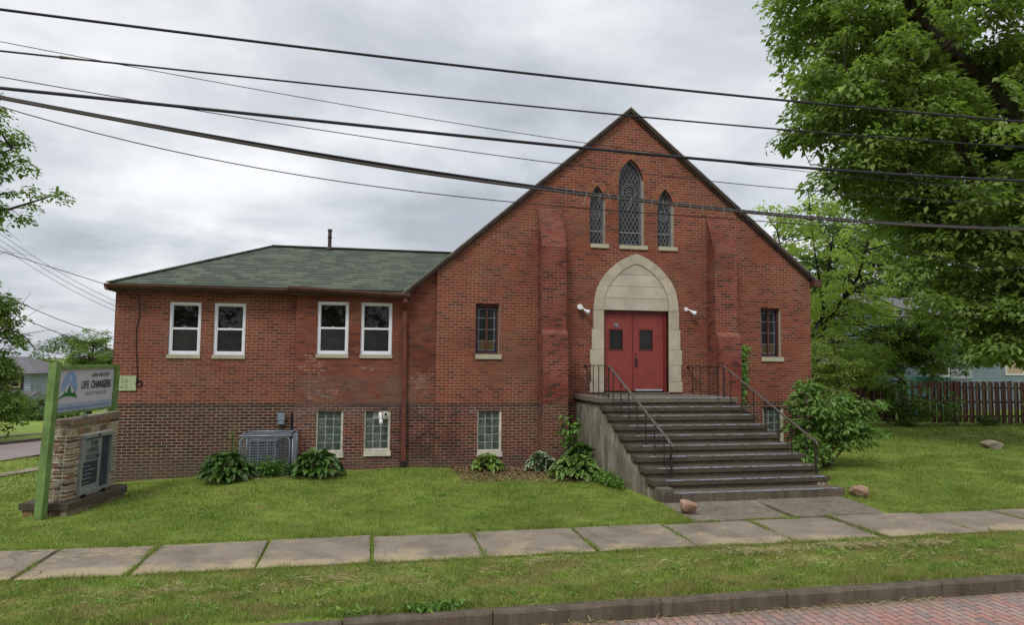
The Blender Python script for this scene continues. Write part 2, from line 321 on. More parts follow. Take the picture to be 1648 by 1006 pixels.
def mk_grassmat(name, blades):
    m = Mat(name); p = m.pos(); x, y, z = m.sepz(p)
    n1 = m.noise(p, .55, 5, .65); n2 = m.noise(p, 3.2, 5, .7)
    if blades:
        a = m.n('ShaderNodeAttribute'); a.attribute_name = 'rnd'
        f = m.math('ADD', m.math('MULTIPLY', a.outputs['Fac'], .38), m.math('ADD', m.math('MULTIPLY', n1, .30), m.math('MULTIPLY', n2, .36)))
    else:
        f = m.math('ADD', m.math('MULTIPLY', m.noise(p, 40, 4, .8), .4), m.math('ADD', m.math('MULTIPLY', n1, .42), m.math('MULTIPLY', n2, .2)))
    c = m.ramp(f, [(.30, (.068, .122, .018)), (.45, (.155, .23, .034)), (.58, (.245, .32, .056)), (.74, (.37, .40, .12))])
    # dry patches
    strip = m.math('MULTIPLY', m.box(y, 7.3, 9.4, .2), .07)
    dry = m.ramp(m.math('ADD', m.math('ADD', m.noise(p, 1.3, 7, .8, (1, 1.8, 1)), strip), m.math('MULTIPLY', m.noise(p, 30, 3), .1)), [(.58, 0.), (.72, .8)])
    c = m.mix(dry, c, (.30, .25, .10))
    # leaf-litter bed by the steps
    bed = m.math('MULTIPLY', m.box(x, 2.2, 5.4, .5), m.box(y, 14.9, 17.2, .5)); bed = m.math('MULTIPLY', bed, m.ramp(m.noise(p, 3, 5, .7), [(.36, 0.), (.55, 1.)]))
    c = m.mix(bed, c, (.17, .115, .075) if not blades else (.20, .19, .07))
    m.col(c).rough(.85 if not blades else .6).spec(.2)
    if not blades: m.bump(m.noise(p, 55, 4, .8), .8, .03)
    else:
        tr = m.n('ShaderNodeBsdfTranslucent'); m.l(c, tr.inputs[0]); ms = m.n('ShaderNodeMixShader'); ms.inputs[0].default_value = .3
        m.l(m.b.outputs[0], ms.inputs[1]); m.l(tr.outputs[0], ms.inputs[2]); m.l(ms.outputs[0], m.o.inputs[0])
    return m.m
M_ground = mk_grassmat('lawn_ground', False); M_blade = mk_grassmat('grass_blades', True)
M_straw = mk_leaf('straw', (.30, .24, .12), (.42, .34, .18), (.52, .44, .26), .2, 2)

def mk_paver():
    m = Mat('brick_pavers'); p = m.pos(); x, y, z = m.sepz(p)
    cmb = m.n('ShaderNodeCombineXYZ'); m.l(y, cmb.inputs[0]); m.l(x, cmb.inputs[1])
    nz = m.n('ShaderNodeTexNoise'); nz.inputs['Scale'].default_value = 2; m.l(p, nz.inputs['Vector'])
    o = m.n('ShaderNodeVectorMath', operation='MULTIPLY_ADD'); m.l(nz.outputs['Color'], o.inputs[0]); o.inputs[1].default_value = (.05, .05, 0); m.l(cmb.outputs[0], o.inputs[2])
    b = m.n('ShaderNodeTexBrick'); m.l(o.outputs[0], b.inputs['Vector']); b.inputs['Scale'].default_value = 1
    b.inputs['Color1'].default_value = (0, 0, 0, 1); b.inputs['Color2'].default_value = (1, 1, 1, 1); b.inputs['Mortar'].default_value = (.5,)*3+(1,)
    b.inputs['Brick Width'].default_value = .23; b.inputs['Row Height'].default_value = .105; b.inputs['Mortar Size'].default_value = .007; b.inputs['Mortar Smooth'].default_value = .5
    c = m.ramp(b.outputs['Color'], [(0, (.30, .14, .115)), (.2, (.36, .16, .13)), (.35, (.24, .13, .12)), (.5, (.33, .2, .165)), (.65, (.38, .15, .12)), (.8, (.17, .13, .13)), (.9, (.33, .17, .15))], True)
    dust = m.ramp(m.noise(p, 1.5, 6, .7), [(.35, .2), (.65, .75)]); c = m.mix(dust, c, (.34, .27, .235))
    c = m.mix(1, c, m.ramp(m.noise(p, 40, 4), [(.3, .8), (.7, 1.2)]), 'MULTIPLY')
    c = m.mix(b.outputs['Fac'], c, (.075, .055, .045))
    gut = m.math('MULTIPLY', m.sm(y, 7.05, 7.4), m.ramp(m.noise(p, 5, 5, .7), [(.4, .0), (.6, .8)])); c = m.mix(gut, c, (.22, .18, .12))
    m.col(c).rough(.85).spec(.3).bump(m.math('SUBTRACT', m.math('MULTIPLY', m.noise(p, 25, 4), .5), b.outputs['Fac']), .7, .012); return m.m
M_paver = mk_paver()
M_sideroad = simple('side_road_surface', (.25, .20, .195), .9, .15, 1.5)
def mk_siding(name, c, rowh=.12):
    m = Mat(name); p = m.pos(); _, _, z = m.sepz(p); fr = m.math('FRACT', m.math('DIVIDE', z, rowh))
    c1 = m.ramp(m.noise(p, 1.5, 5), [(.3, tuple(x*.8 for x in c)), (.7, tuple(x*1.1 for x in c))])
    c1 = m.mix(m.math('LESS_THAN', fr, .15), c1, tuple(x*.35 for x in c)); m.col(c1).rough(.7).bump(fr, .5, .02); return m.m
M_bluesid = mk_siding('blue_siding', (.22, .28, .33), .17); M_palesid = mk_siding('pale_siding', (.42, .46, .54), .25); M_bluelt = mk_siding('pale_blue_siding', (.34, .385, .47), .2)
M_burnt_shade = simple('burnt_wood_and_shade', (.035, .03, .03), .95, .5, 3); M_ply = simple('plywood', (.42, .26, .12), .85, .25, 3)
M_roofg = simple('grey_roof', (.13, .125, .13), .95, .3, 3, bump=.4); M_trimw = simple('white_trim', (.55, .55, .54), .7, .15, 3); M_tan = simple('tan_blind', (.40, .31, .2), .7, .1, 8)
def mk_fence():
    m = Mat('red_fence_wood'); p = m.pos(); t = m.n('ShaderNodeNewGeometry').outputs['Random Per Island']
    c = m.ramp(t, [(0, (.13, .052, .038)), (.3, (.165, .072, .052)), (.55, (.105, .047, .036)), (.75, (.20, .14, .105)), (1, (.14, .062, .047))])
    c = m.mix(1, c, m.ramp(m.noise(p, 6, 5, .7, (3, 3, .5)), [(.3, .6), (.7, 1.3)]), 'MULTIPLY'); m.col(c).rough(.9); return m.m
M_fence = mk_fence(); M_tarp = simple('teal_tarp', (.14, .42, .40), .5, .4, 4)
def mk_fieldstone():
    m = Mat('field_stone'); p = m.pos(); t = m.n('ShaderNodeNewGeometry').outputs['Random Per Island']
    c = m.ramp(t, [(0, (.26, .18, .115)), (.18, (.15, .095, .06)), (.32, (.33, .27, .19)), (.5, (.19, .135, .095)), (.65, (.24, .12, .06)), (.8, (.25, .21, .15)), (.92, (.12, .055, .04))], True)
    c = m.mix(1, c, m.ramp(m.noise(p, 14, 6, .7), [(.3, .6), (.7, 1.35)]), 'MULTIPLY'); m.col(c).rough(.92).bump(m.noise(p, 25, 5), .7, .012); return m.m
M_fstone = mk_fieldstone(); M_joint = simple('pale_joint', (.56, .52, .44), .95, .2, 9)

# ------------------------------------------------------------------ builders
ORG = {}
def tag(o, label=None, cat=None, group=None, kind=None):
    if label: o['label'] = label
    if cat: o['category'] = cat
    if group: o['group'] = group
    if kind: o['kind'] = kind
    return o
def thing(name, label, cat, loc=(0, 0, 0), group=None):
    o = bpy.data.objects.new(name, None); o.empty_display_size = .3; COL.objects.link(o); o.location = loc; ORG[o] = Vector(loc)
    return tag(o, label, cat, group)
def link_mesh(name, me, mats, parent, smooth=False):
    o = bpy.data.objects.new(name, me); COL.objects.link(o)
    for mm in (mats if isinstance(mats, (list, tuple)) else [mats]): me.materials.append(mm)
    ORG[o] = Vector((0, 0, 0))
    if parent is not None:
        o.parent = parent; off = ORG[parent]; ORG[o] = off
        if off.length > 0: me.transform(Matrix.Translation(-off))
    if smooth: me.polygons.foreach_set('use_smooth', [True]*len(me.polygons))
    return o

class MB:
    def __init__(s): s.v = []; s.f = []; s.m = []; s.uv = {}
    def face(s, pts, mi=0, uv=None):
        i = len(s.v); s.v += [tuple(p) for p in pts]; s.f.append(list(range(i, i+len(pts)))); s.m.append(mi)
        if uv: s.uv[len(s.f)-1] = uv
    def solid(s, bot, top, mi=0):          # two matching rings, bottom counter-clockwise seen from top
        n = len(bot); i = len(s.v); s.v += [tuple(p) for p in bot]+[tuple(p) for p in top]
        s.f.append([i+k for k in range(n)][::-1]); s.f.append([i+n+k for k in range(n)]); s.m += [mi, mi]
        for k in range(n):
            j = (k+1) % n; s.f.append([i+k, i+j, i+n+j, i+n+k]); s.m.append(mi)
        return s
    def box(s, x0, x1, y0, y1, z0, z1, mi=0):
        return s.solid([(x0, y0, z0), (x1, y0, z0), (x1, y1, z0), (x0, y1, z0)], [(x0, y0, z1), (x1, y0, z1), (x1, y1, z1), (x0, y1, z1)], mi)
    def prismY(s, poly, y0, y1, mi=0):     # poly in (x,z), ccw seen from -y
        return s.solid([(x, y1, z) for x, z in poly][::1], [(x, y0, z) for x, z in poly], mi)
    def prismX(s, poly, x0, x1, mi=0):     # poly in (y,z), ccw seen from +x
        return s.solid([(x0, y, z) for y, z in poly], [(x1, y, z) for y, z in poly], mi)
    def bar(s, a, b, w, h=None, mi=0, upv=(0, 0, 1)):
        a = Vector(a); b = Vector(b); h = h or w; d = (b-a).normalized(); u = Vector(upv)
        if abs(d.dot(u)) > .95: u = Vector((0, 1, 0))
        r = d.cross(u).normalized(); u = r.cross(d)
        q = [(-w/2, -h/2), (w/2, -h/2), (w/2, h/2), (-w/2, h/2)]
        return s.solid([a+r*x+u*y for x, y in q], [b+r*x+u*y for x, y in q], mi)
    def tube(s, pts, r, n=8, mi=0, caps=True):
        pts = [Vector(p) for p in pts]; rs = r if isinstance(r, (list, tuple)) else [r]*len(pts); i0 = len(s.v); prev = None
        for k, p in enumerate(pts):
            d = (pts[min(k+1, len(pts)-1)]-pts[max(k-1, 0)]).normalized()
            if prev is None:
                u = Vector((0, 0, 1)) if abs(d.z) < .9 else Vector((1, 0, 0)); u = (u-d*u.dot(d)).normalized()
            else: u = (prev-d*prev.dot(d)).normalized()
            prev = u; w = d.cross(u)
            for j in range(n):
                a = 2*math.pi*j/n; s.v.append(tuple(p+(u*math.cos(a)+w*math.sin(a))*rs[k]))
        for k in range(len(pts)-1):
            for j in range(n):
                a = i0+k*n+j; b = i0+k*n+(j+1) % n; s.f.append([a, b, b+n, a+n]); s.m.append(mi)
        if caps:
            s.f.append([i0+j for j in range(n)][::-1]); s.f.append([i0+(len(pts)-1)*n+j for j in range(n)]); s.m += [mi, mi]
        return s
    def mesh(s, name):
        me = bpy.data.meshes.new(name); me.from_pydata(s.v, [], s.f); me.polygons.foreach_set('material_index', s.m)
        uvl = me.uv_layers.new(name='UVMap'); dat = uvl.data
        Z = Vector((0, 0, 1))
        for p in me.polygons:
            if p.index in s.uv:
                for li, q in zip(p.loop_indices, s.uv[p.index]): dat[li].uv = q
                continue
            n = p.normal
            u = Z.cross(n)
            if u.length < .05: u = Vector((1, 0, 0)); v = Vector((0, 1, 0))
            else: u.normalize(); v = n.cross(u)
            for li in p.loop_indices:
                c = me.vertices[me.loops[li].vertex_index].co; dat[li].uv = (c.dot(u), c.dot(v))
        return me
    def build(s, name, mat, parent=None, smooth=False, label=None, kind=None):
        o = link_mesh(name, s.mesh(name), mat, parent, smooth)
        if label or kind: tag(o, label, None, None, kind)
        return o

def wall_poly(mb, outer, holes, Y, reveal=.12, mi=0, mir=0):
    """front sheet of a wall at depth Y facing -y, holes with reveals going back"""
    vs = []; es = []; 
    for poly in [outer]+holes:
        i = len(vs); n = len(poly); vs += [Vector(p) for p in poly]; es += [(i+k, i+(k+1) % n) for k in range(n)]
    r = delaunay_2d_cdt(vs, es, [], 0, 1e-6); V, F = r[0], r[2]
    def inside(p, poly):
        c = False; n = len(poly)
        for i in range(n):
            x1, y1 = poly[i]; x2, y2 = poly[(i+1) % n]
            if (y1 > p[1]) != (y2 > p[1]) and p[0] < (x2-x1)*(p[1]-y1)/(y2-y1)+x1: c = not c
        return c
    for f in F:
        c = sum((V[i] for i in f), Vector((0, 0)))/len(f)
        if inside(c, outer) and not any(inside(c, h) for h in holes):
            pts = [(V[i].x, Y, V[i].y) for i in f]
            a, b, cc = (Vector(p) for p in pts[:3])
            if (b-a).cross(cc-a).y > 0: pts.reverse()
            mb.face(pts, mi)
    for h in holes:
        n = len(h); cx = sum(p[0] for p in h)/n; cz = sum(p[1] for p in h)/n
        for k in range(n):
            a, b = h[k], h[(k+1) % n]
            pts = [(a[0], Y, a[1]), (b[0], Y, b[1]), (b[0], Y+reveal, b[1]), (a[0], Y+reveal, a[1])]
            A, B, C_ = (Vector(p) for p in pts[:3]); nn = (B-A).cross(C_-A); inw = Vector((cx-(a[0]+b[0])/2, 0, cz-(a[1]+b[1])/2))
            if nn.dot(inw) < 0: pts.reverse()
            jm = mir if (abs(a[0]-b[0]) < .01 and mir) else mi
            mb.face(pts, jm)
def rect(x0, x1, z0, z1): return [(x0, z0), (x1, z0), (x1, z1), (x0, z1)]
def pointed(x0, x1, z0, zs, za, n=8):
    """outline of a lancet, ccw from lower left seen from -y"""
    cx = (x0+x1)/2; w = (x1-x0)/2; hh = za-zs; R = (w*w+hh*hh)/(2*w); pts = [(x0, z0), (x1, z0)]
    for k in range(n+1):
        zz = hh*math.sin(math.pi/2*k/n)if False else hh*k/n
        pts.append((x1-R+math.sqrt(max(0, R*R-zz*zz)), zs+zz))
    for k in range(n-1, -1, -1):
        zz = hh*k/n; pts.append((x0+R-math.sqrt(max(0, R*R-zz*zz)), zs+zz))
    return pts

def text(body, size, org, udir, vdir, mat, parent, name='lettering', align='LEFT', bold=0, sx=1, depth=.003, spacing=1):
    cu = bpy.data.curves.new('t', 'FONT'); cu.body = body; cu.size = size; cu.align_x = align; cu.offset = bold; cu.space_character = spacing; cu.resolution_u = 3
    o = bpy.data.objects.new('t', cu); COL.objects.link(o)
    dg = bpy.context.evaluated_depsgraph_get(); me = bpy.data.meshes.new_from_object(o.evaluated_get(dg)); bpy.data.objects.remove(o)
    u = Vector(udir).normalized(); v = Vector(vdir).normalized(); n = u.cross(v); O = Vector(org)
    for q in me.vertices: q.co = O+u*(q.co.x*sx)+v*q.co.y+n*depth
    me.name = name; me.materials.clear()
    me.update(); return link_mesh(name, me, mat, parent)

def raw_mesh(name, V, F, mat, parent, rnd=None, smooth=False, uv=None):
    """V (N,3) F (M,k) numpy"""
    me = bpy.data.meshes.new(name); k = F.shape[1]; off = np.array(ORG[parent]) if parent is not None else 0
    V = V-off
    me.vertices.add(len(V)); me.vertices.foreach_set('co', V.astype(np.float32).ravel())
    me.loops.add(F.size); me.loops.foreach_set('vertex_index', F.astype(np.int32).ravel())
    me.polygons.add(len(F)); me.polygons.foreach_set('loop_start', np.arange(0, F.size, k, dtype=np.int32))
    if smooth: me.polygons.foreach_set('use_smooth', np.ones(len(F), bool))
    if uv is not None:
        l = me.uv_layers.new(name='UVMap'); l.data.foreach_set('uv', uv.astype(np.float32).ravel())
    if rnd is not None:
        a = me.attributes.new('rnd', 'FLOAT', 'FACE'); a.data.foreach_set('value', rnd.astype(np.float32))
    me.update(calc_edges=True); me.validate()
    o = bpy.data.objects.new(name, me); COL.objects.link(o); me.materials.append(mat); ORG[o] = Vector(off) if parent is not None else Vector((0, 0, 0))
    if parent is not None: o.parent = parent
    return o
def nrm(a): return a/np.maximum(np.linalg.norm(a, axis=-1, keepdims=True), 1e-9)
def leaf_quads(P, D, N, L, Wd, fold=.15):
    S = nrm(np.cross(D, N)); L = L[:, None]; Wd = Wd[:, None]
    a = P; b = P+D*L*.42+S*Wd/2+N*Wd*fold; c = P+D*L-N*L*.08; d = P+D*L*.42-S*Wd/2+N*Wd*fold
    V = np.stack([a, b, c, d], 1).reshape(-1, 3); F = np.arange(len(V)).reshape(-1, 4); return V, F

def pads_from_lobes(rng, lobes, k, ps, flat=.4, shell=.5, reject=None):
    w = np.array([l[3]*l[4]*l[5] for l in lobes])**.75; w = w/w.sum(); out = []
    tries = 0
    while len(out) < k and tries < k*30:
        tries += 1
        l = lobes[rng.choice(len(lobes), p=w)]; d = rng.normal(size=3); d /= np.linalg.norm(d)
        r = (shell+(1-shell)*rng.random()**.6)*(1+.1*rng.normal()); c = np.array(l[:3])+d*np.array(l[3:6])*r
        if reject is not None and reject(c): continue
        s = ps*rng.uniform(.55, 1.25)*(1.15-.35*r); out.append((*c, s, s, s*flat*rng.uniform(.7, 1.3), *d))
    return np.array(out)
def foliage(name, parent, rng, pads, n, L, Wr, mat, droop=.45, up=.9, spread=.5, reject=None):
    w = pads[:, 3]**2; w = w/w.sum(); idx = rng.choice(len(pads), size=n, p=w); pd = pads[idx]
    d = nrm(rng.normal(size=(n, 3))); d[:, 2] = np.abs(d[:, 2])*np.where(rng.random(n) < .7, 1, -1)
    rr = rng.random(n)[:, None]**.45; P = pd[:, :3]+d*pd[:, 3:6]*rr
    out = nrm(pd[:, 6:9]*.6+d*[1, 1, .2]); # sag of each spray
    P[:, 2] -= .35*pd[:, 3]*(np.linalg.norm((P-pd[:, :3])[:, :2], axis=1)/pd[:, 3])**2
    N = nrm(d*[spread, spread, .3]+np.array([0, 0, up])+rng.normal(size=(n, 3))*.38)
    D = rng.normal(size=(n, 3))*.6+out*[1, 1, .2]; D[:, 2] -= droop; D = nrm(D-N*(D*N).sum(1, keepdims=True))
    Ls = L*np.clip(rng.lognormal(-.08, .32, n), .4, 1.9); rnd = np.clip(rng.normal(.5, .22, n)*.7+rng.random(len(pads))[idx]*.3, 0, 1)
    if reject is not None:
        k = ~reject(P); P, D, N, Ls, rnd = P[k], D[k], N[k], Ls[k], rnd[k]
    V, F = leaf_quads(P, D, N, Ls, Ls*Wr); return raw_mesh(name, V, F, mat, parent, rnd)
def branches(mb, rng, skel, pads, frac, r0=.05):
    S = np.array([p for path in skel for p in path])
    for q in pads[rng.random(len(pads)) < frac]:
        c = q[:3]; lower = S[S[:, 2] < c[2]+.6]
        if len(lower) == 0: lower = S
        j = lower[np.argmin(np.linalg.norm((lower-c)*[1, 1, .8], axis=1))]; L = np.linalg.norm(c-j)
        if L < .3: continue
        m1 = j+(c-j)*.4+rng.normal(size=3)*L*.07+[0, 0, L*.08]; m2 = j+(c-j)*.75+rng.normal(size=3)*L*.05+[0, 0, L*.05]; r = min(r0, .012*L+.012)
        mb.tube([j, m1, m2, c], [r, r*.7, r*.45, r*.2], 5, caps=False)
def dens(path, n=4):
    path = [np.array(p, float) for p in path]; out = []
    for a, b in zip(path[:-1], path[1:]): out += [a+(b-a)*k/n for k in range(n)]
    return out+[path[-1]]
def tree(name, label, cat, base, limbs, lobes, npads, ps, nleaf, L, Wr, leafm, barkm, seed, group=None, frac=.35, flat=.4, shell=.5, droop=.45, reject=None, lrej=None, up=.9):
    rng = np.random.default_rng(seed); t = thing(name, label, cat, base, group); mb = MB(); skel = []
    for path, r0, r1 in limbs:
        n = len(path); rs = [r0+(r1-r0)*(k/(n-1))**.8 for k in range(n)]
        if path[0][2] <= base[2]+.05: rs[0] *= 1.35
        mb.tube(path, rs, 9); skel.append(dens(path))
    pads = pads_from_lobes(rng, lobes, npads, ps, flat, shell, reject)
    branches(mb, rng, skel, pads, frac)
    mb.build('trunk', barkm, t, True); foliage('crown', t, rng, pads, nleaf, L, Wr, leafm, droop, up, reject=lrej)
    return t

# ------------------------------------------------------------------ ground
def sstep(a, b, x): t = np.clip((x-a)/(b-a), 0, 1); return t*t*(3-2*t)
def gh(x, y):
    x = np.asarray(x, float); y = np.asarray(y, float)
    z = -.03+.02*sstep(8.2, 9.3, y)+.005
    z = z - (.19*sstep(-1.5, -6, x)+.22*sstep(-6, -11, x))*sstep(10.8, 13.5, y)
    z = z + .02*np.sin(x*1.3+y*.7)*sstep(11, 13, y)*.6+.012*np.sin(x*3.1-y*2.3)*sstep(11, 12.5, y)
    z = z-.035*sstep(9.3, 9.42, y)*(1-sstep(10.68, 10.8, y))-.03*((x>5.3)&(x<8.9)&(y>10.7)&(y<12.2))
    far = np.clip(y-30, 0, 60)*.055*sstep(-4, -12, x); z = z-far
    z = np.where(y < 7.5, -.3, z)
    z = z - .22*((x > -4.2+0) & (x < -3.9) & (y < 9.3))*0
    return z
xs = np.unique(np.concatenate([np.linspace(-400, -40, 10), np.linspace(-40, -12, 29), np.linspace(-12, 14, 105), np.linspace(14, 45, 32), np.linspace(45, 600, 12)]))
ys = np.unique(np.concatenate([np.linspace(-60, 0, 5), np.linspace(0, 7.49, 5), [7.51], np.linspace(7.6, 9.3, 10), [9.36, 9.42], np.linspace(9.6, 10.6, 5), [10.7, 10.78], np.linspace(10.9, 18, 48), np.linspace(18, 40, 40), np.linspace(40, 95, 20), np.linspace(95, 900, 12)]))
X, Y = np.meshgrid(xs, ys); V = np.stack([X, Y, gh(X, Y)], -1).reshape(-1, 3); nx = len(xs); ii = np.arange((len(ys)-1)*(nx-1)); r_, c_ = ii//(nx-1), ii % (nx-1); a0 = r_*nx+c_
g = raw_mesh('ground', V, np.stack([a0, a0+1, a0+nx+1, a0+nx], 1), M_ground, None, smooth=True); tag(g, kind='structure')
MB().box(-60, 120, -12, 7.42, -.5, -.2).build('road', M_paver, kind='structure')
# kerb stones
mb = MB(); x = -9.2; rk = random.Random(3)
while x < 40:
    l = rk.choice([1.55, 1.9, 2.1]); j = rk.uniform(-.008, .008); k = rk.uniform(-.006, .006)
    nn = 14; fr_ = [(x+.006+(l-.012)*i/nn, 7.41+j+(k-j)*i/nn+rk.uniform(-.006, .006)+(.012 if i in (0, nn) else 0), rk.uniform(-.008, .004)) for i in range(nn+1)]
    bk = [(x+l-.006, 7.56), (x+.006, 7.56)]
    mb.solid([(p[0], p[1], -.4) for p in fr_]+[(*p, -.4) for p in bk], [(p[0], p[1], -.052+k+p[2]) for p in fr_]+[(*p, -.052+k) for p in bk])
    mb.solid([(p[0], p[1], -.052+k+p[2]) for p in fr_]+[(*p, -.052+k) for p in bk], [(p[0], p[1]+.02, -.026+k+p[2]) for p in fr_]+[(*p, -.026+k) for p in bk]); x += l
mb.build('kerb', M_kerb, kind='structure')
# pavement slabs
JX = [-16, -14.4, -12.8, -11.2, -9.6, -8.2, -6.8, -5.45, -4.05, -2.8, -1.35, .1, 1.6, 3.18, 4.66, 6.22, 7.75, 9.45, 10.97, 12.5, 14, 15.5, 17, 18.6, 20.2, 22, 24, 26, 28, 30]
mb = MB(); rk = random.Random(8)
for a, b in zip(JX[:-1], JX[1:]):
    ga, gb = rk.uniform(.012, .04), rk.uniform(.012, .04); h = rk.uniform(-.008, .012); tl = rk.uniform(-.008, .008); y0, y1 = 9.36+rk.uniform(-.03, .03), 10.72+rk.uniform(-.05, .03); sk = rk.uniform(-.02, .02)
    q = [(a+ga+sk, y0), (b-gb+sk, y0), (b-gb, y1), (a+ga, y1)]
    mb.solid([(*p, -.12) for p in q], [(p[0], p[1], h+tl*(1 if i in (0, 3) else -1)) for i, p in enumerate(q)])
mb.build('pavement', M_walk, kind='structure')
mb = MB()
for x0, x1, h in ((5.32, 7.15, .004), (7.18, 9.05, .012)):
    mb.solid([(x0, 10.78, -.1), (x1-.15, 10.78, -.1), (x1+.1, 12.23, -.1), (x0+.05, 12.23, -.1)], [(x0, 10.78, h), (x1-.15, 10.78, h), (x1+.1, 12.23, h), (x0+.05, 12.23, h)])
mb.build('path', M_path, kind='structure')
# side street on the left
def strip_mesh(name, pts0, pts1, dz, mat, n=14, kind='structure'):
    mb = MB()
    for i in range(n):
        q = []
        for t in (i/n, (i+1)/n):
            a = np.array(pts0[0])+(np.array(pts0[1])-np.array(pts0[0]))*t; b = np.array(pts1[0])+(np.array(pts1[1])-np.array(pts1[0]))*t; q.append((a, b))
        def P(p): return (p[0], p[1], float(gh(p[0], p[1]))+dz)
        f = [P(q[0][0]), P(q[1][0]), P(q[1][1]), P(q[0][1])]
        n_ = (Vector(f[1])-Vector(f[0])).cross(Vector(f[2])-Vector(f[0]))
        if n_.z < 0: f.reverse()
        mb.face(f)
    return mb.build(name, mat, kind=kind)
dr = np.array([.53, .85])
def off(p, t): return (p[0]+dr[0]*t, p[1]+dr[1]*t)
strip_mesh('side_road', (off((-10.1, 22.3), -12), off((-10.1, 22.3), 22)), (off((-12.0, 26.0), -14), off((-12.0, 26.0), 22)), .03, M_sideroad)
strip_mesh('side_path', (off((-8.6, 18.75), -9), off((-8.6, 18.75), 12)), (off((-8.85, 19.35), -9), off((-8.85, 19.35), 12)), .03, M_walk)
strip_mesh('far_path', (off((-13.0, 28.6), -12), off((-13.0, 28.6), 22)), (off((-13.2, 29.3), -12), off((-13.2, 29.3), 22)), .03, M_walk)
mb = MB()
for i in range(16):
    a = off((-12.05, 26.1), -14+i*2.2); b = off((-12.05, 26.1), -14+i*2.2+2.17); mb.bar((a[0], a[1], gh(*a)+.04), (b[0], b[1], gh(*b)+.04), .16, .14)
mb.build('side_kerb', M_kerb, kind='structure')

# ------------------------------------------------------------------ church
CH = thing('church', 'red brick gabled church with low green-roofed wing, arched stone entrance and red double doors', 'church', (3.0, 17.5, 0))
YM, YB, YW = 16.9, 17.0, 17.15
# rake profile of the gable (roof underside)
AP = (6.56, 9.1); RE = (11.77, 4.86); LE = (.93, 4.22)
LJ = (1.6, LE[1]+(AP[1]-LE[1])*(1.6-LE[0])/(AP[0]-LE[0]))
slim = [(2.56, 3.15, 2.74, 3.985), (10.275, 10.865, 2.74, 4.05)]
gab = [(5.48, 5.90, 5.59, 6.62, 7.12), (6.26, 6.955, 5.59, 7.25, 7.87), (7.335, 7.785, 5.59, 6.66, 7.13)]
gb_main = [(2.63, 3.23, .36, 1.36), (10.3, 10.9, .36, 1.39)]
DX0, DX1, DZ0, DZ1 = 5.85, 7.62, 1.80, 3.89
mb = MB()
holes = [rect(*h) for h in slim+gb_main]+[rect(DX0, DX1, DZ0, DZ1)]+[pointed(*h) for h in gab]
wall_poly(mb, [(1.6, -.6), (11.77, -.6), RE, AP, LJ], holes, YM, .22, 0, 1)
# corner return left and right flank, back
mb.face([(11.77, YM, -.6), (11.77, 31, -.6), (11.77, 31, 4.86), (11.77, YM, 4.86)])
mb.face([(1.6, 18.2, -.6), (1.6, YM, -.6), (1.6, YM, LJ[1]), (1.6, 18.2, LJ[1])])
mb.face([(11.77, 31, -.6), (1.6, 31, -.6), (1.6, 31, LJ[1]), (6.56, 31, 9.1), (11.77, 31, 4.86)])
wall = mb.build('gable_wall', [M_main, M_jamb], CH)
# dark interior behind openings
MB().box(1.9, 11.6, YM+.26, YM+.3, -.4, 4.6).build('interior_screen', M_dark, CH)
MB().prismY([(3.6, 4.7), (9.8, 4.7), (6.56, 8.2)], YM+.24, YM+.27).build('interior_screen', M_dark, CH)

bw = [(-1.195, -.478, 2.70, 3.95), (-.19, .543, 2.70, 3.95)]; bgb = [(-1.165, -.55, .40, 1.365), (-.065, .545, .42, 1.36)]
mb = MB(); wall_poly(mb, [(-1.68, -.6), (1.6, -.6), (1.6, LJ[1]), (LE[0], LE[1]), (.8, 4.22), (-1.68, 4.22)], [rect(*h) for h in bw+bgb], YB, .14)
mb.face([(-1.68, YB+.35, -.6), (-1.68, YB, -.6), (-1.68, YB, 4.22), (-1.68, YB+.35, 4.22)])
mb.build('bay_wall', M_bay, CH)
ww = [(-4.485, -3.80, 2.66, 3.87), (-3.52, -2.825, 2.66, 3.87)]
mb = MB(); wall_poly(mb, [(-5.62, -.6), (-1.66, -.6), (-1.66, 4.22), (-5.62, 4.22)], [rect(*h) for h in ww], YW, .14)
mb.face([(-5.62, 23.6, -.6), (-5.62, YW, -.6), (-5.62, YW, 4.22), (-5.62, 23.6, 4.22)]); mb.face([(1.6, 23.6, -.6), (-5.62, 23.6, -.6), (-5.62, 23.6, 4.22), (1.6, 23.6, 4.22)])
mb.build('wing_wall', M_wing, CH)
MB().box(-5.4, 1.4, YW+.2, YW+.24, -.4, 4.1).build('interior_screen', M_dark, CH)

# buttresses
for x0, x1, lab in ((4.12, 4.74, 'brick buttress left of the door'), (8.72, 9.35, 'brick buttress right of the door')):
    mb = MB(); prof = [(YM+.02, -.6), (YM+.02, 6.42), (YM-.02, 6.42), (YM-.45, 5.42), (YM-.45, 3.36), (YM-.62, 3.24), (YM-.62, -.6)]
    mb.prismX(prof[::-1] if False else prof[::-1], x0, x1); mb.build('buttress', M_butt, CH, label=lab)

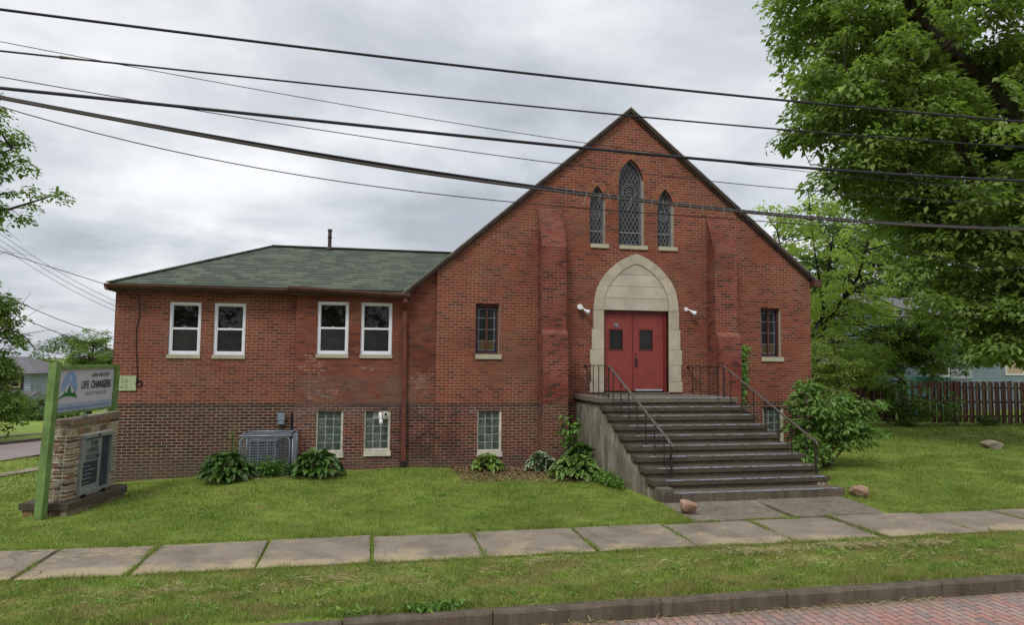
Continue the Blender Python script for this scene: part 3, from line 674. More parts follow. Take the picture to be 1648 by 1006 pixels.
# roofs
def slab(mb, p, th, mi=0):   # quad p (ccw from above), thickness downward along normal
    p = [Vector(q) for q in p]; n = (p[1]-p[0]).cross(p[2]-p[0]).normalized(); mb.solid([q-n*th for q in p], p, mi)
mb = MB(); y0, y1 = YM-.09, 31.3
sl_ = (9.1-LE[1])/(AP[0]-LE[0]); sr = (AP[1]-RE[1])/(RE[0]-AP[0]); T = .1
ex = 11.93; lx = .78
slab(mb, [(ex, y0, AP[1]-sr*(ex-AP[0])+T), (ex, y1, AP[1]-sr*(ex-AP[0])+T), (AP[0], y1, AP[1]+T), (AP[0], y0, AP[1]+T)], .07)
slab(mb, [(AP[0]-.001, y0, AP[1]+T), (AP[0]-.001, y1, AP[1]+T), (lx, y1, AP[1]-sl_*(AP[0]-lx)+T), (lx, y0, AP[1]-sl_*(AP[0]-lx)+T)], .07)
mb.build('church_roof', M_shingle, CH)
for sgn, xe, s_ in ((1, ex+.02, sr), (-1, lx-.03, sl_)):
    ze = AP[1]-s_*abs(xe-AP[0]); mb = MB(); x_ = AP[0]
    def ra(o0, o1, ya, yb, name, mat):
        mb = MB(); P = [(x_, AP[1]+o0), (xe, ze+o0), (xe, ze+o1), (x_, AP[1]+o1)]
        if sgn < 0: P = P[::-1]
        mb.prismY(P[::-1], ya, yb); mb.build(name, mat, CH)
    ra(-.05, -.008, YM-.07, YM-.005, 'rake_soffit', M_raked); ra(.075, .115, y0-.05, y0-.003, 'rake_board', M_rake); ra(.005, .071, y0-.03, y0-.001, 'rake_trim', M_raked)
MB().box(11.78, 11.98, YM-.2, YM+14.5, 4.66, 4.84).build('gutter', M_gutter, CH)
# wing roof (hip at left, dies into the church roof at right)
EZ = 4.24; RZ = 5.70; RY = 20.2; ef = 16.78; eb = 23.7; xl = -5.66; xr = 3.3; hx = -2.69
mb = MB()
slab(mb, [(xl, ef, EZ), (xr, ef, EZ), (xr, RY, RZ), (hx, RY, RZ)], .05)
slab(mb, [(xl, eb, EZ), (xl, ef, EZ), (hx, RY, RZ)], .05)
slab(mb, [(xr, eb, EZ), (xl, eb, EZ), (hx, RY, RZ), (xr, RY, RZ)], .05)
# trim what pokes out under the church roof slope
ob = mb.build('wing_roof', M_shingle, CH)
import bmesh
bm = bmesh.new(); bm.from_mesh(ob.data); o_ = ORG[CH]
nn = Vector((-sl_, 0, 1)).normalized(); pp = Vector((AP[0], 0, AP[1]-.02))-o_
bmesh.ops.bisect_plane(bm, geom=bm.verts[:]+bm.edges[:]+bm.faces[:], plane_co=pp, plane_no=-nn, clear_inner=False, clear_outer=False)
kill = [f for f in bm.faces if (f.calc_center_median()-pp).dot(nn) < -.02]; bmesh.ops.delete(bm, geom=kill, context='FACES'); bm.to_mesh(ob.data); bm.free()
mb = MB(); mb.bar((hx, RY, RZ+.012), (2.5, RY, RZ+.012), .22, .03); mb.bar((xl, ef, EZ+.012), (hx, RY, RZ+.012), .18, .03); mb.build('ridge_caps', M_shingle, CH)
# fascia, soffit and gutters
MB().box(-5.66, -1.66, 16.86, 16.9, 4.07, 4.185).build('fascia', M_fascia, CH); MB().box(-5.655, .9, 16.901, 17.149, 4.15, 4.185).build('soffit', M_fascia, CH)
def gutter(a, b, parent, h=.1, w=.13):
    mb = MB(); a = Vector(a); b = Vector(b); prof = [(0, 0), (-.07, 0), (-.10, .03), (-.13, .07), (-.13, h), (-.115, h), (-.1, .05), (0, .03)]
    mb.solid([(a.x, a.y+p[0], a.z+p[1]) for p in prof][::-1], [(b.x, b.y+p[0], b.z+p[1]) for p in prof][::-1]); return mb.build('gutter', M_gutter, parent)
gutter((-5.74, 16.86, 4.12), (-1.72, 16.86, 4.10), CH)
gutter((-1.85, 16.76, 4.15), (.93, 16.76, 4.03), CH, .12)
MB().box(-5.72, -5.665, 16.75, 23.7, 4.08, 4.2).build('gutter', M_gutter, CH)
MB().box(-1.72, .95, 16.764, 16.80, 4.08, 4.19).build('fascia', M_fascia, CH)
rk = random.Random(4); x = -1.6
while x < .6:
    l = rk.uniform(.05, .3); MB().box(x, x+l, 16.70, 16.72, 4.22-.03*(x+1.7)-rk.uniform(0, .012), 4.24-.03*(x+1.7)).build('fascia_splinter', M_ragged, CH); x += l+rk.uniform(.05, .35)
# downspout
mb = MB(); mb.bar((.83, 16.69, 4.04), (.83, 16.69, 3.95), .085, .085); mb.bar((.83, 16.69, 3.97), (.835, 16.93, 3.80), .085, .085); mb.bar((.835, 16.93, 3.83), (.86, 16.93, .45), .1, .075); mb.bar((.86, 16.93, .47), (.865, 16.93, .12), .11, .09)
mb.build('downspout', M_down, CH)
MB().tube([(.865, 16.93, .18), (.87, 16.92, .05)], .07, 8).build('drain_boot', M_black, CH)
# vent pipe
mb = MB(); mb.tube([(-1.14, 20.1, 5.55), (-1.14, 20.1, 6.2)], .05, 12); mb.tube([(-1.14, 20.1, 5.98), (-1.14, 20.1, 6.02)], .062, 12); mb.tube([(-1.14, 20.1, 6.17), (-1.14, 20.1, 6.23)], .062, 12); mb.tube([(-1.14, 20.1, 5.66), (-1.14, 20.1, 5.74)], [.1, .055], 12)
mb.build('vent_pipe', simple('vent_iron', (.045, .03, .03), .6, .3, 8), CH)

# --- white double-hung windows
def dh_window(x0, x1, z0, z1, Y, lab):
    w = MB(); F = .055; yf = Y+.035
    for (a, b, c, d) in ((x0, x0+F, z0, z1), (x1-F, x1, z0, z1), (x0+F, x1-F, z1-F, z1), (x0+F, x1-F, z0, z0+F)): w.box(a, b, yf, yf+.09, c, d)
    o = w.build('window', M_white, CH, label=lab)
    zm = (z0+z1)/2-.01; s = .022
    q = MB()
    for (a, b, c, d) in ((x0+F, x0+F+s, zm, z1-F), (x1-F-s, x1-F, zm, z1-F), (x0+F+s, x1-F-s, z1-F-s, z1-F), (x0+F+s, x1-F-s, zm-.005, zm+.03)): q.box(a, b, yf+.035, yf+.06, c, d)
    q.build('sash', M_white, o)
    q = MB()
    for (a, b, c, d) in ((x0+F, x0+F+s, z0+F, zm+.02), (x1-F-s, x1-F, z0+F, zm+.02), (x0+F+s, x1-F-s, zm-.015, zm+.025), (x0+F+s, x1-F-s, z0+F, z0+F+.03)): q.box(a, b, yf+.012, yf+.034, c, d)
    xm = (x0+x1)/2; q.box(xm-.03, xm+.03, yf+.005, yf+.035, zm+.02, zm+.04); q.build('sash', M_white, o)
    MB().box(x0+F+s, x1-F-s, yf+.05, yf+.055, zm+.03, z1-F-s).build('pane', M_glass, o)
    MB().box(x0+F+s, x1-F-s, yf+.022, yf+.026, z0+F+.03, zm-.015).build('screen', M_screen, o)
    MB().box(x0-.02, x1+.015, Y-.035, Y+.1, z0-.085, z0-.002).build('sill', M_sill, o)
for h, l in zip(ww+bw, ('leftmost white sash window in the low wing', 'second white sash window in the low wing', 'white sash window on the left of the bay', 'white sash window on the right of the bay beside the downspout')):
    dh_window(*h, YW if h in ww else YB, l)

# --- narrow leaded casements
def slim_window(x0, x1, z0, z1, lab):
    F = .045; Yf = YM+.11; w = MB()
    for (a, b, c, d) in ((x0, x0+F, z0, z1), (x1-F, x1, z0, z1), (x0+F, x1-F, z1-F-.02, z1), (x0+F, x1-F, z0, z0+F)): w.box(a, b, Yf, Yf+.1, c, d)
    xm = (x0+x1)/2; w.box(xm-.022, xm+.022, Yf+.01, Yf+.08, z0+F, z1-F-.02); o = w.build('window', M_rframe, CH, label=lab)
    g = MB(); g.box(x0+F, x1-F, Yf+.06, Yf+.065, z0+F, z1-F); g.build('pane', M_sglass, o)
    a_ = MB(); bl = MB(); ld = MB(); H = (z1-z0-2*F-.02); zz = [z0+F+H*k/4 for k in range(5)]
    for s, (p, q) in enumerate(((x0+F, xm-.022), (xm+.022, x1-F))):
        o0, o1 = (p, p+.05) if s == 0 else (q-.05, q)
        bl.box(o0, o1, Yf+.052, .002+Yf+.056, z0+F, z1-F-.02); i0, i1 = (p+.065, q-.005) if s == 0 else (p+.005, q-.065)
        bl.box(i0, i1, Yf+.052, Yf+.058, z0+F, z0+F+.045)
        a_.box(i0, i1, Yf+.053, Yf+.057, zz[0]+.06, zz[1]-.01)
        for k in (1, 2, 3): ld.box(p, q, Yf+.046, Yf+.058, zz[k]-.006, zz[k]+.006)
        xv = o1+.008 if s == 0 else o0-.008; ld.box(xv-.006, xv+.006, Yf+.047, Yf+.057, z0+F+.045, z1-F-.08)
        ld.box(min(xv, i0), max(xv, i1), Yf+.0475, Yf+.057, z1-F-.085, z1-F-.075); ld.box(min(xv, i0), max(xv, i1), Yf+.0475, Yf+.057, z0+F+.045, z0+F+.056)
        n = 14
        for k in range(n): ld.box(o0, o1, Yf+.048, Yf+.0575, z0+F+H*k/n, z0+F+H*k/n+.004)
    a_.build('amber_pane', M_amber, o); bl.build('blue_border', M_bglass, o); ld.build('lead_bars', M_lead, o)
    MB().box(x0-.0, x1+.06, YM-.04, YM+.13, z0-.12, z0-.003).build('sill', M_sill, o)
slim_window(*slim[0], 'narrow leaded window left of the left buttress'); slim_window(*slim[1], 'narrow leaded window at the right corner of the church')

# --- lancet windows
def seg_clip(p, q, poly):
    """parts of segment p-q inside convex-ish poly (sampling)"""
    n = 60; ins = []
    def inside(pt):
        c = False; m = len(poly)
        for i in range(m):
            x1, y1 = poly[i]; x2, y2 = poly[(i+1) % m]
            if (y1 > pt[1]) != (y2 > pt[1]) and pt[0] < (x2-x1)*(pt[1]-y1)/(y2-y1)+x1: c = not c
        return c
    run = None; out = []
    for k in range(n+1):
        t = k/n; pt = (p[0]+(q[0]-p[0])*t, p[1]+(q[1]-p[1])*t)
        if inside(pt):
            if run is None: run = pt
            last = pt
        elif run is not None: out.append((run, last)); run = None
    if run is not None: out.append((run, last))
    return [s for s in out if abs(s[0][0]-s[1][0])+abs(s[0][1]-s[1][1]) > .01]
def lancet(x0, x1, z0, zs, za, lab, dx, circ):
    Yg = YM+.17; P = pointed(x0, x1, z0, zs, za); cx = (x0+x1)/2; cz = (z0+zs)/2
    w = MB(); inset = [(cx+(x-cx)*.93, cz+(z-cz)*.975) for x, z in P]
    for k in range(len(P)):
        j = (k+1) % len(P); w.solid([(P[k][0], Yg+.04, P[k][1]), (P[j][0], Yg+.04, P[j][1]), (inset[j][0], Yg+.04, inset[j][1]), (inset[k][0], Yg+.04, inset[k][1])], [(P[k][0], Yg-.03, P[k][1]), (P[j][0], Yg-.03, P[j][1]), (inset[j][0], Yg-.03, inset[j][1]), (inset[k][0], Yg-.03, inset[k][1])])
    o = w.build('window', M_bglass if False else M_lead, CH, label=lab)
    g = MB(); g.prismY(P[::-1], Yg+.02, Yg+.026); g.build('pane', M_sglass, o)
    bd = MB(); i1 = [(cx+(x-cx)*.9, cz+(z-cz)*.965) for x, z in P]; i2 = [(cx+(x-cx)*(1-.17*.7/(x1-x0)*.62-.06), cz+(z-cz)*.925) for x, z in P]
    for k in range(len(P)):
        j = (k+1) % len(P); bd.face([(i2[k][0], Yg+.012, i2[k][1]), (i2[j][0], Yg+.012, i2[j][1]), (i1[j][0], Yg+.012, i1[j][1]), (i1[k][0], Yg+.012, i1[k][1])][::-1])
    bd.build('blue_border', M_bglass, o)
    ld = MB(); yl = Yg+.004; r = .0065
    for k in range(len(i2)):
        j = (k+1) % len(i2); ld.bar((i2[k][0], yl, i2[k][1]), (i2[j][0], yl, i2[j][1]), .013, .01)
    # diamond lattice
    dz = dx*1.75; zc = zs-.22; c0 = (cx, zc); R = circ
    k = -30
    while k < 30:
        for sg in (1, -1):
            a = (cx+k*dx-20*dx, z0-sg*20*dz+0); b = (cx+k*dx+20*dx, z0+sg*20*dz)
            # line through (cx+k*dx, z0) with slope sg*dz/dx, long
            a = (cx+k*dx-12*dx, z0-sg*12*dz); b = (cx+k*dx+12*dx, z0+sg*12*dz)
            for s0, s1 in seg_clip_fine(a, b, i2):
                for (u, v) in cut_circle(s0, s1, c0, R): ld.bar((u[0], yl, u[1]), (v[0], yl, v[1]), .0095, .008)
        k += 1
    for rr in (R, R*.78):
        n = 20
        for q in range(n):
            a, b = 2*math.pi*q/n, 2*math.pi*(q+1)/n; ld.bar((cx+rr*math.cos(a), yl, zc+rr*math.sin(a)*1.12), (cx+rr*math.cos(b), yl, zc+rr*math.sin(b)*1.12), .012, .01)
    for q in range(5):   # emblem strokes inside the roundel
        zz = zc-R*.45+R*.22*q; ww_ = R*.55*(1-.35*abs(q-2)/2)
        ld.bar((cx-ww_, yl, zz-.012*(-1)**q), (cx, yl, zz+.02*(-1)**q), .011, .01); ld.bar((cx, yl, zz+.02*(-1)**q), (cx+ww_, yl, zz-.012*(-1)**q), .011, .01)
    zb = z0+.36; ld.box(x0+.01, x1-.01, Yg-.012, Yg+.008, zb-.013, zb+.013)
    n = int((zs-z0)/.07)
    for q in range(n):   # border panes
        zz = z0+.05+q*.07
        for (a, b) in ((i1[0][0], i2[0][0]), (i2[1][0], i1[1][0])): ld.box(min(a, b), max(a, b), yl-.003, yl+.004, zz-.004, zz+.004)
    ld.build('lead_bars', M_lead, o)
    MB().box(x0+.02, x1+.09, YM-.045, YM+.14, z0-.10, z0-.003).build('sill', M_sill, o)
    # brick arch around the head
    ar = MB(); mt = MB(); wd = x1-x0; hh = za-zs; w2 = wd/2; Rr = (w2*w2+hh*hh)/(2*w2); th = .14
    for sgn in (1, -1):
        ccx = x1-Rr if sgn > 0 else x0+Rr; amax = math.asin(min(1, hh/Rr)); nb = max(5, int((Rr+.07)*(amax+.12)/.078)); a0 = -.12
        for q in range(nb):
            t0 = a0+(amax+.12)*q/nb; t1 = a0+(amax+.12)*(q+1)/nb
            def pt(t, r): return (ccx+sgn*r*math.cos(t), zs+r*math.sin(t))
            def clampx(p): return (max(p[0], cx) if sgn > 0 else min(p[0], cx), p[1])
            Q = [clampx(pt(t0+.008, Rr+.008)), clampx(pt(t0+.008, Rr+th)), clampx(pt(t1-.008, Rr+th)), clampx(pt(t1-.008, Rr+.008))]
            if sgn < 0: Q = Q[::-1]
            ar.prismY(Q[::-1] if True else Q, YM-.008, YM+.001)
            Q2 = [clampx(pt(t0-.002, Rr)), clampx(pt(t0-.002, Rr+th+.008)), clampx(pt(t1+.002, Rr+th+.008)), clampx(pt(t1+.002, Rr))]
            mt.face([(p[0], YM-.003, p[1]) for p in (Q2 if sgn > 0 else Q2[::-1])])
    ar.build('brick_arch', M_arch, o); mt.build('arch_mortar', M_mortar, o)
def seg_clip_fine(p, q, poly):
    # exact intersections with polygon edges
    ts = [0, 1]; d = (q[0]-p[0], q[1]-p[1])
    for i in range(len(poly)):
        a = poly[i]; b = poly[(i+1) % len(poly)]; ex_, ez_ = b[0]-a[0], b[1]-a[1]; den = d[0]*ez_-d[1]*ex_
        if abs(den) < 1e-12: continue
        t = ((a[0]-p[0])*ez_-(a[1]-p[1])*ex_)/den; u = ((a[0]-p[0])*d[1]-(a[1]-p[1])*d[0])/den
        if 0 <= u < 1 and 0 < t < 1: ts.append(t)
    ts.sort(); out = []
    for t0, t1 in zip(ts[:-1], ts[1:]):
        m = (t0+t1)/2; pt = (p[0]+d[0]*m, p[1]+d[1]*m); c = False
        for i in range(len(poly)):
            x1, y1 = poly[i]; x2, y2 = poly[(i+1) % len(poly)]
            if (y1 > pt[1]) != (y2 > pt[1]) and pt[0] < (x2-x1)*(pt[1]-y1)/(y2-y1)+x1: c = not c
        if c and t1-t0 > 1e-4: out.append(((p[0]+d[0]*t0, p[1]+d[1]*t0), (p[0]+d[0]*t1, p[1]+d[1]*t1)))
    return out
def cut_circle(a, b, c, R):
    d = Vector((b[0]-a[0], b[1]-a[1])); f = Vector((a[0]-c[0], a[1]-c[1])); A = d.dot(d); B = 2*f.dot(d); C_ = f.dot(f)-R*R; D_ = B*B-4*A*C_
    if D_ <= 0: return [(a, b)]
    s = math.sqrt(D_); t0, t1 = (-B-s)/(2*A), (-B+s)/(2*A); out = []
    P = lambda t: (a[0]+d.x*t, a[1]+d.y*t)
    if t0 > 0: out.append((a, P(min(t0, 1))))
    if t1 < 1: out.append((P(max(t1, 0)), b))
    return out
lancet(*gab[0], 'small left lancet window high in the gable', .105, .12); lancet(*gab[1], 'tall central lancet window with round emblem in the gable', .115, .2); lancet(*gab[2], 'small right lancet window high in the gable', .105, .12)

# --- glass-block windows
def mk_block():
    m = Mat('glass_block'); p = m.pos(); t = m.n('ShaderNodeNewGeometry').outputs['Random Per Island']
    f = m.noise(p, 16, 3, .5, None, 2.5)
    c = m.ramp(f, [(.35, (.03, .045, .036)), (.55, (.085, .105, .088)), (.7, (.20, .23, .21))]); c = m.mix(1, c, m.ramp(t, [(0, .55), (1, 1.25)]), 'MULTIPLY')
    m.col(c).rough(.18).spec(.6).bump(f, .6, .02); return m.m
M_block = mk_block(); M_bj = simple('block_joint', (.26, .31, .30), .6, .15, 8)
def block_window(x0, x1, z0, z1, Y, lab, skip=()):
    F = .045; w = MB(); yf = Y+.03
    for (a, b, c, d) in ((x0, x0+F*.7, z0, z1), (x1-F, x1, z0, z1), (x0+F*.7, x1-F, z0, z0+F)): w.box(a, b, yf, yf+.1, c, d)
    o = w.build('window', M_cream, CH, label=lab)
    X0, X1, Z0, Z1 = x0+F*.7, x1-F, z0+F, z1; MB().box(X0, X1, yf+.05, yf+.09, Z0, Z1).build('block_joints', M_bj, o)
    b = MB(); nx_, nz_ = 3, 5; g = .008
    for i in range(nx_):
        for j in range(nz_):
            if (i, j) in skip: continue
            a, c = X0+(X1-X0)*i/nx_+g, X0+(X1-X0)*(i+1)/nx_-g; d, e_ = Z0+(Z1-Z0)*j/nz_+g, Z0+(Z1-Z0)*(j+1)/nz_-g
            bot = [(a, yf+.06, d), (c, yf+.06, d), (c, yf+.06, e_), (a, yf+.06, e_)]; k = .014
            b.solid(bot, [(a+k, yf+.035, d+k), (c-k, yf+.035, d+k), (c-k, yf+.035, e_-k), (a+k, yf+.035, e_-k)])
    b.build('glass_blocks', M_block, o); MB().box(x0-.0, x1+.02, Y-.04, Y+.1, z0-.12, z0-.002).build('sill', M_cream, o); return o
block_window(*bgb[0], YB, 'glass-block basement window above the hosta at the bay')
o = block_window(*bgb[1], YB, 'glass-block basement window with white vent pipes', ((2, 4), (1, 4)))
x0, x1, z0, z1 = bgb[1]
MB().box(x0+.33, x1-.045, YB+.025, YB+.085, z1-.19, z1-.002).build('vent_board', M_cream, o)
mb = MB(); mb.tube([(x0+.37, YB+.02, z1-.07), (x0+.37, YB-.05, z1-.06), (x0+.375, YB-.10, z1-.09), (x0+.385, YB-.11, z1-.17), (x0+.39, YB-.11, z1-.31)], .036, 10); mb.tube([(x0+.388, YB-.11, z1-.2), (x0+.39, YB-.11, z1-.31)], .044, 10); mb.build('vent_elbow', M_pvc, o, True)
mb = MB(); mb.tube([(x0+.5, YB+.03, z1-.075), (x0+.5, YB-.04, z1-.075)], .05, 12); mb.build('vent_stub', M_pvc, o); MB().tube([(x0+.5, YB-.042, z1-.075), (x0+.5, YB-.044, z1-.075)], .036, 12).build('vent_opening', M_dark, o)
block_window(*gb_main[0], YM, 'glass-block basement window above the yellow hosta'); block_window(*gb_main[1], YM, 'glass-block basement window behind the right handrail')

# --- stone entrance surround
cxA = 6.735; zA = 3.90
OUT = [(1.16, 0), (1.135, .26), (1.09, .50), (.985, .72), (.85, .905), (.70, 1.07), (.52, 1.22), (.33, 1.34), (.16, 1.42), (0, 1.47)]
INN = [(.89, 0), (.875, .22), (.835, .42), (.745, .62), (.62, .79), (.49, .93), (.35, 1.045), (.21, 1.13), (.1, 1.185), (0, 1.21)]
yS = YM-.05
mb = MB()
groups = [(0, 2), (2, 4), (4, 6), (6, 8)]
for sg in (-1, 1):
    for (a, b) in ((0, 2), (2, 4), (4, 6), (6, 8)):
        ring = [(OUT[k]) for k in range(a, b+1)]+[(INN[k]) for k in range(b, a-1, -1)]
        cxr = sum(p[0] for p in ring)/len(ring); czr = sum(p[1] for p in ring)/len(ring); ring = [(cxr+(p[0]-cxr)*.985, czr+(p[1]-czr)*.985) for p in ring]
        P = [(cxA+sg*p[0], zA+p[1]) for p in ring]
        if sg < 0: P = P[::-1]
        mb.prismY(P[::-1], yS, YM+.02)
key = [(OUT[8][0], OUT[8][1]), (OUT[9]), (-OUT[8][0], OUT[8][1]), (-INN[8][0], INN[8][1]), INN[9], (INN[8][0], INN[8][1])]
mb.prismY([(cxA+p[0], zA+p[1]) for p in key], yS-.001, YM+.02)
mb.build('stone_arch', M_lime, CH)
# tympanum courses
def inner_half(z):
    for (x0, z0), (x1, z1) in zip(INN[:-1], INN[1:]):
        if z0 <= z <= z1: return x0+(x1-x0)*(z-z0)/(z1-z0)
    return 0
mb = MB(); lv = [0, .31, .62, .92, 1.2]
for a, b in zip(lv[:-1], lv[1:]):
    zs_ = [a+.004+(b-a-.008)*k/5 for k in range(6)]; P = [(cxA+inner_half(z)-.006, zA+z) for z in zs_]+[(cxA-inner_half(z)+.006, zA+z) for z in reversed(zs_)]
    mb.prismY(P[::-1], YM-.03, YM+.02)
mb.build('tympanum', M_tymp, CH)
mb = MB(); P = [(cxA+x, zA+z) for x, z in OUT]+[(cxA-x, zA+z) for x, z in OUT[-2::-1]]; P = [(cxA+(p[0]-cxA)*.99, p[1]-.008) for p in P]; mb.prismY(P[::-1], YM-.012, YM+.01); mb.build('arch_bedding', simple('stone_joint', (.16, .13, .10), .95, .2), CH)
rows = [(1.80, 2.07, 1.25), (2.07, 2.50, 1.22), (2.50, 2.895, 1.245), (2.895, 3.415, 1.20), (3.415, 3.895, 1.165)]
for sg in (-1, 1):
    mb = MB()
    for z0, z1, w in rows:
        xa, xb = (cxA-w, DX0) if sg < 0 else (DX1, cxA+w)
        mb.box(xa, xb, yS, YM+.2, z0+.003, z1-.003)
    mb.build('stone_jamb', M_lime, CH)
# doors
yd = YM+.12
mb = MB(); mb.box(DX0, DX0+.05, yd-.03, yd+.08, DZ0, DZ1); mb.box(DX1-.09, DX1, yd-.03, yd+.08, DZ0, DZ1); mb.box(DX0+.05, DX1-.09, yd-.03, yd+.08, DZ1-.075, DZ1); fr = mb.build('door_frame', M_doorf, CH)
xm = 6.70
def door(x0, x1, wx0, wx1, lab):
    mb = MB(); z0, z1 = DZ0+.03, DZ1-.08; wz0, wz1 = 2.87, 3.42; a, b = yd, yd+.045
    mb.box(x0, wx0, a, b, z0, z1); mb.box(wx1, x1, a, b, z0, z1); mb.box(wx0, wx1, a, b, z0, wz0); mb.box(wx0, wx1, a, b, wz1, z1)
    d = mb.build('door', M_door, CH, label=lab); q = MB(); t = .018
    for (p, r, s, u) in ((wx0-.01, wx0+t, wz0-.01, wz1+.01), (wx1-t, wx1+.01, wz0-.01, wz1+.01), (wx0+t, wx1-t, wz0-.01, wz0+t), (wx0+t, wx1-t, wz1-t, wz1+.01)): q.box(p, r, a-.008, a-.001, s, u)
    q.build('window_bead', M_doorf, d); MB().box(wx0, wx1, a+.02, a+.026, wz0, wz1).build('pane', M_sglass, d); return d
dl = door(DX0+.052, xm-.004, 6.04, 6.42, 'left red door leaf with house number'); dr_ = door(xm+.004, DX1-.092, 6.86, 7.24, 'right red door leaf with handle and kick plate')
mb = MB(); mb.box(6.17, 6.31, yd-.006, yd-.001, 3.475, 3.575); mb.build('number_plate', M_black, dl)
text('732', .115, (6.165, yd-.007, 3.485), (1, 0, 0), (0, 0, 1), M_plate, dl, 'house_number', bold=.003, sx=.8)
mb = MB(); mb.box(xm-.028, xm-.004, yd-.012, yd-.001, DZ0+.03, DZ1-.08); mb.build('astragal', M_doorf, dl)
MB().box(6.76, 7.50, yd-.006, yd-.001, DZ0+.03, DZ0+.075).build('kick_plate', M_plate, dr_)
mb = MB(); mb.box(6.75, 6.80, yd-.012, yd-.001, 2.44, 2.70); mb.tube([(6.775, yd-.012, 2.64), (6.775, yd-.06, 2.63), (6.79, yd-.075, 2.57), (6.775, yd-.05, 2.48), (6.775, yd-.012, 2.46)], .011, 6); mb.tube([(6.76, yd, 2.78), (6.76, yd-.02, 2.78)], .018, 8); mb.build('door_handle', M_iron, dr_)
MB().box(DX0-.02, DX1+.02, YM-.03, yd+.03, 1.762, 1.80).build('threshold', M_tread, CH)

# --- floodlights
def flood(x, z, s, dxx, lab):
    t = thing('floodlight', lab, 'light', (x, YM, z), 'floodlights beside the entrance')
    mb = MB(); mb.tube([(x, YM, z), (x, YM-.03, z)], .055, 12); mb.build('wall_plate', M_pvc, t)
    mb = MB(); mb.tube([(x, YM-.03, z), (x+s*.05, YM-.10, z-.02), (x+s*dxx*.6, YM-.14, z-.05)], .018, 8); mb.build('arm', M_pvc, t)
    a = Vector((x+s*dxx*.5, YM-.13, z-.05)); d = Vector((s*.75, -.45, -.45)).normalized(); mb = MB()
    mb.tube([a, a+d*.05, a+d*.09, a+d*.14], [.026, .03, .05, .062], 12); mb.build('lamp_head', M_white, t)
    mb = MB(); mb.tube([a+d*.141, a+d*.16], [.055, .03], 12); mb.build('bulb', M_pvc, t)
flood(5.25, 3.93, 1, .09, 'white twin-jointed floodlight on the wall left of the stone arch')
# left one also shows a larger globe facing the street
mb = MB(); mb.tube([(5.2, YM-.06, 3.95), (5.185, YM-.12, 3.95), (5.18, YM-.17, 3.95)], [.045, .075, .07], 12)
mb.build('lamp_head', M_pvc, [o for o in bpy.data.objects if o.name == 'floodlight'][0])
flood(8.12, 3.96, 1, .14, 'white floodlight on the wall right of the stone arch')

# --- address board, cable, disconnect box
t = thing('address_board', 'pale green square board with faded digits on the wing wall beside the yard sign', 'sign', (-5.34, YW, 2.05))
MB().box(-5.585, -5.115, YW-.03, YW-.002, 1.84, 2.17).build('board', M_plate2, t)
text('326', .16, (-5.53, YW-.031, 2.02), (1, 0, 0), (0, 0, 1), M_plink, t, 'digits', bold=-.001, spacing=1.15); text('940', .16, (-5.54, YW-.031, 1.87), (1, 0, 0), (0, 0, 1), M_plink, t, 'digits', bold=-.001, spacing=1.15)
o = MB(); o.tube([(-5.14, YW-.015, 4.02), (-5.11, YW-.015, 3.7), (-5.11, YW-.015, 3.5), (-5.16, YW-.015, 3.2), (-5.14, YW-.015, 2.7), (-5.1, YW-.015, 2.3), (-5.09, YW-.015, 2.06)], .009, 6)
ring = [(-5.06+.06*math.cos(a), YW-.02, 2.0+.07*math.sin(a)) for a in np.linspace(1.6, 8.2, 16)]; o.tube(ring, .012, 6)
tag(o.build('hanging_cable', M_wire), 'thin black cable hanging down the wing wall, coiled at its end', 'cable')
t = thing('disconnect_box', 'small grey electrical box on the wall above the air conditioner', 'electrical box', (-1.95, YW, 1.2))
MB().box(-2.03, -1.89, YW-.09, YW-.002, 1.06, 1.32).build('housing', M_galv, t); MB().box(-2.04, -1.88, YW-.1, YW-.091, 1.17, 1.33).build('cover', M_galv, t)
mb = MB(); mb.tube([(-1.92, YW-.04, 1.06), (-1.92, YW-.04, .6)], .013, 6); mb.tube([(-2.0, YW-.04, 1.06), (-1.99, YW-.06, .97), (-1.95, YW-.1, .9), (-1.93, YW-.15, .75)], .011, 6); mb.build('conduit', M_black, t)
MB().tube([(-1.72, YW-.06, 1.32), (-1.72, YW-.06, .3)], .03, 8).build('line_set', M_black, t)

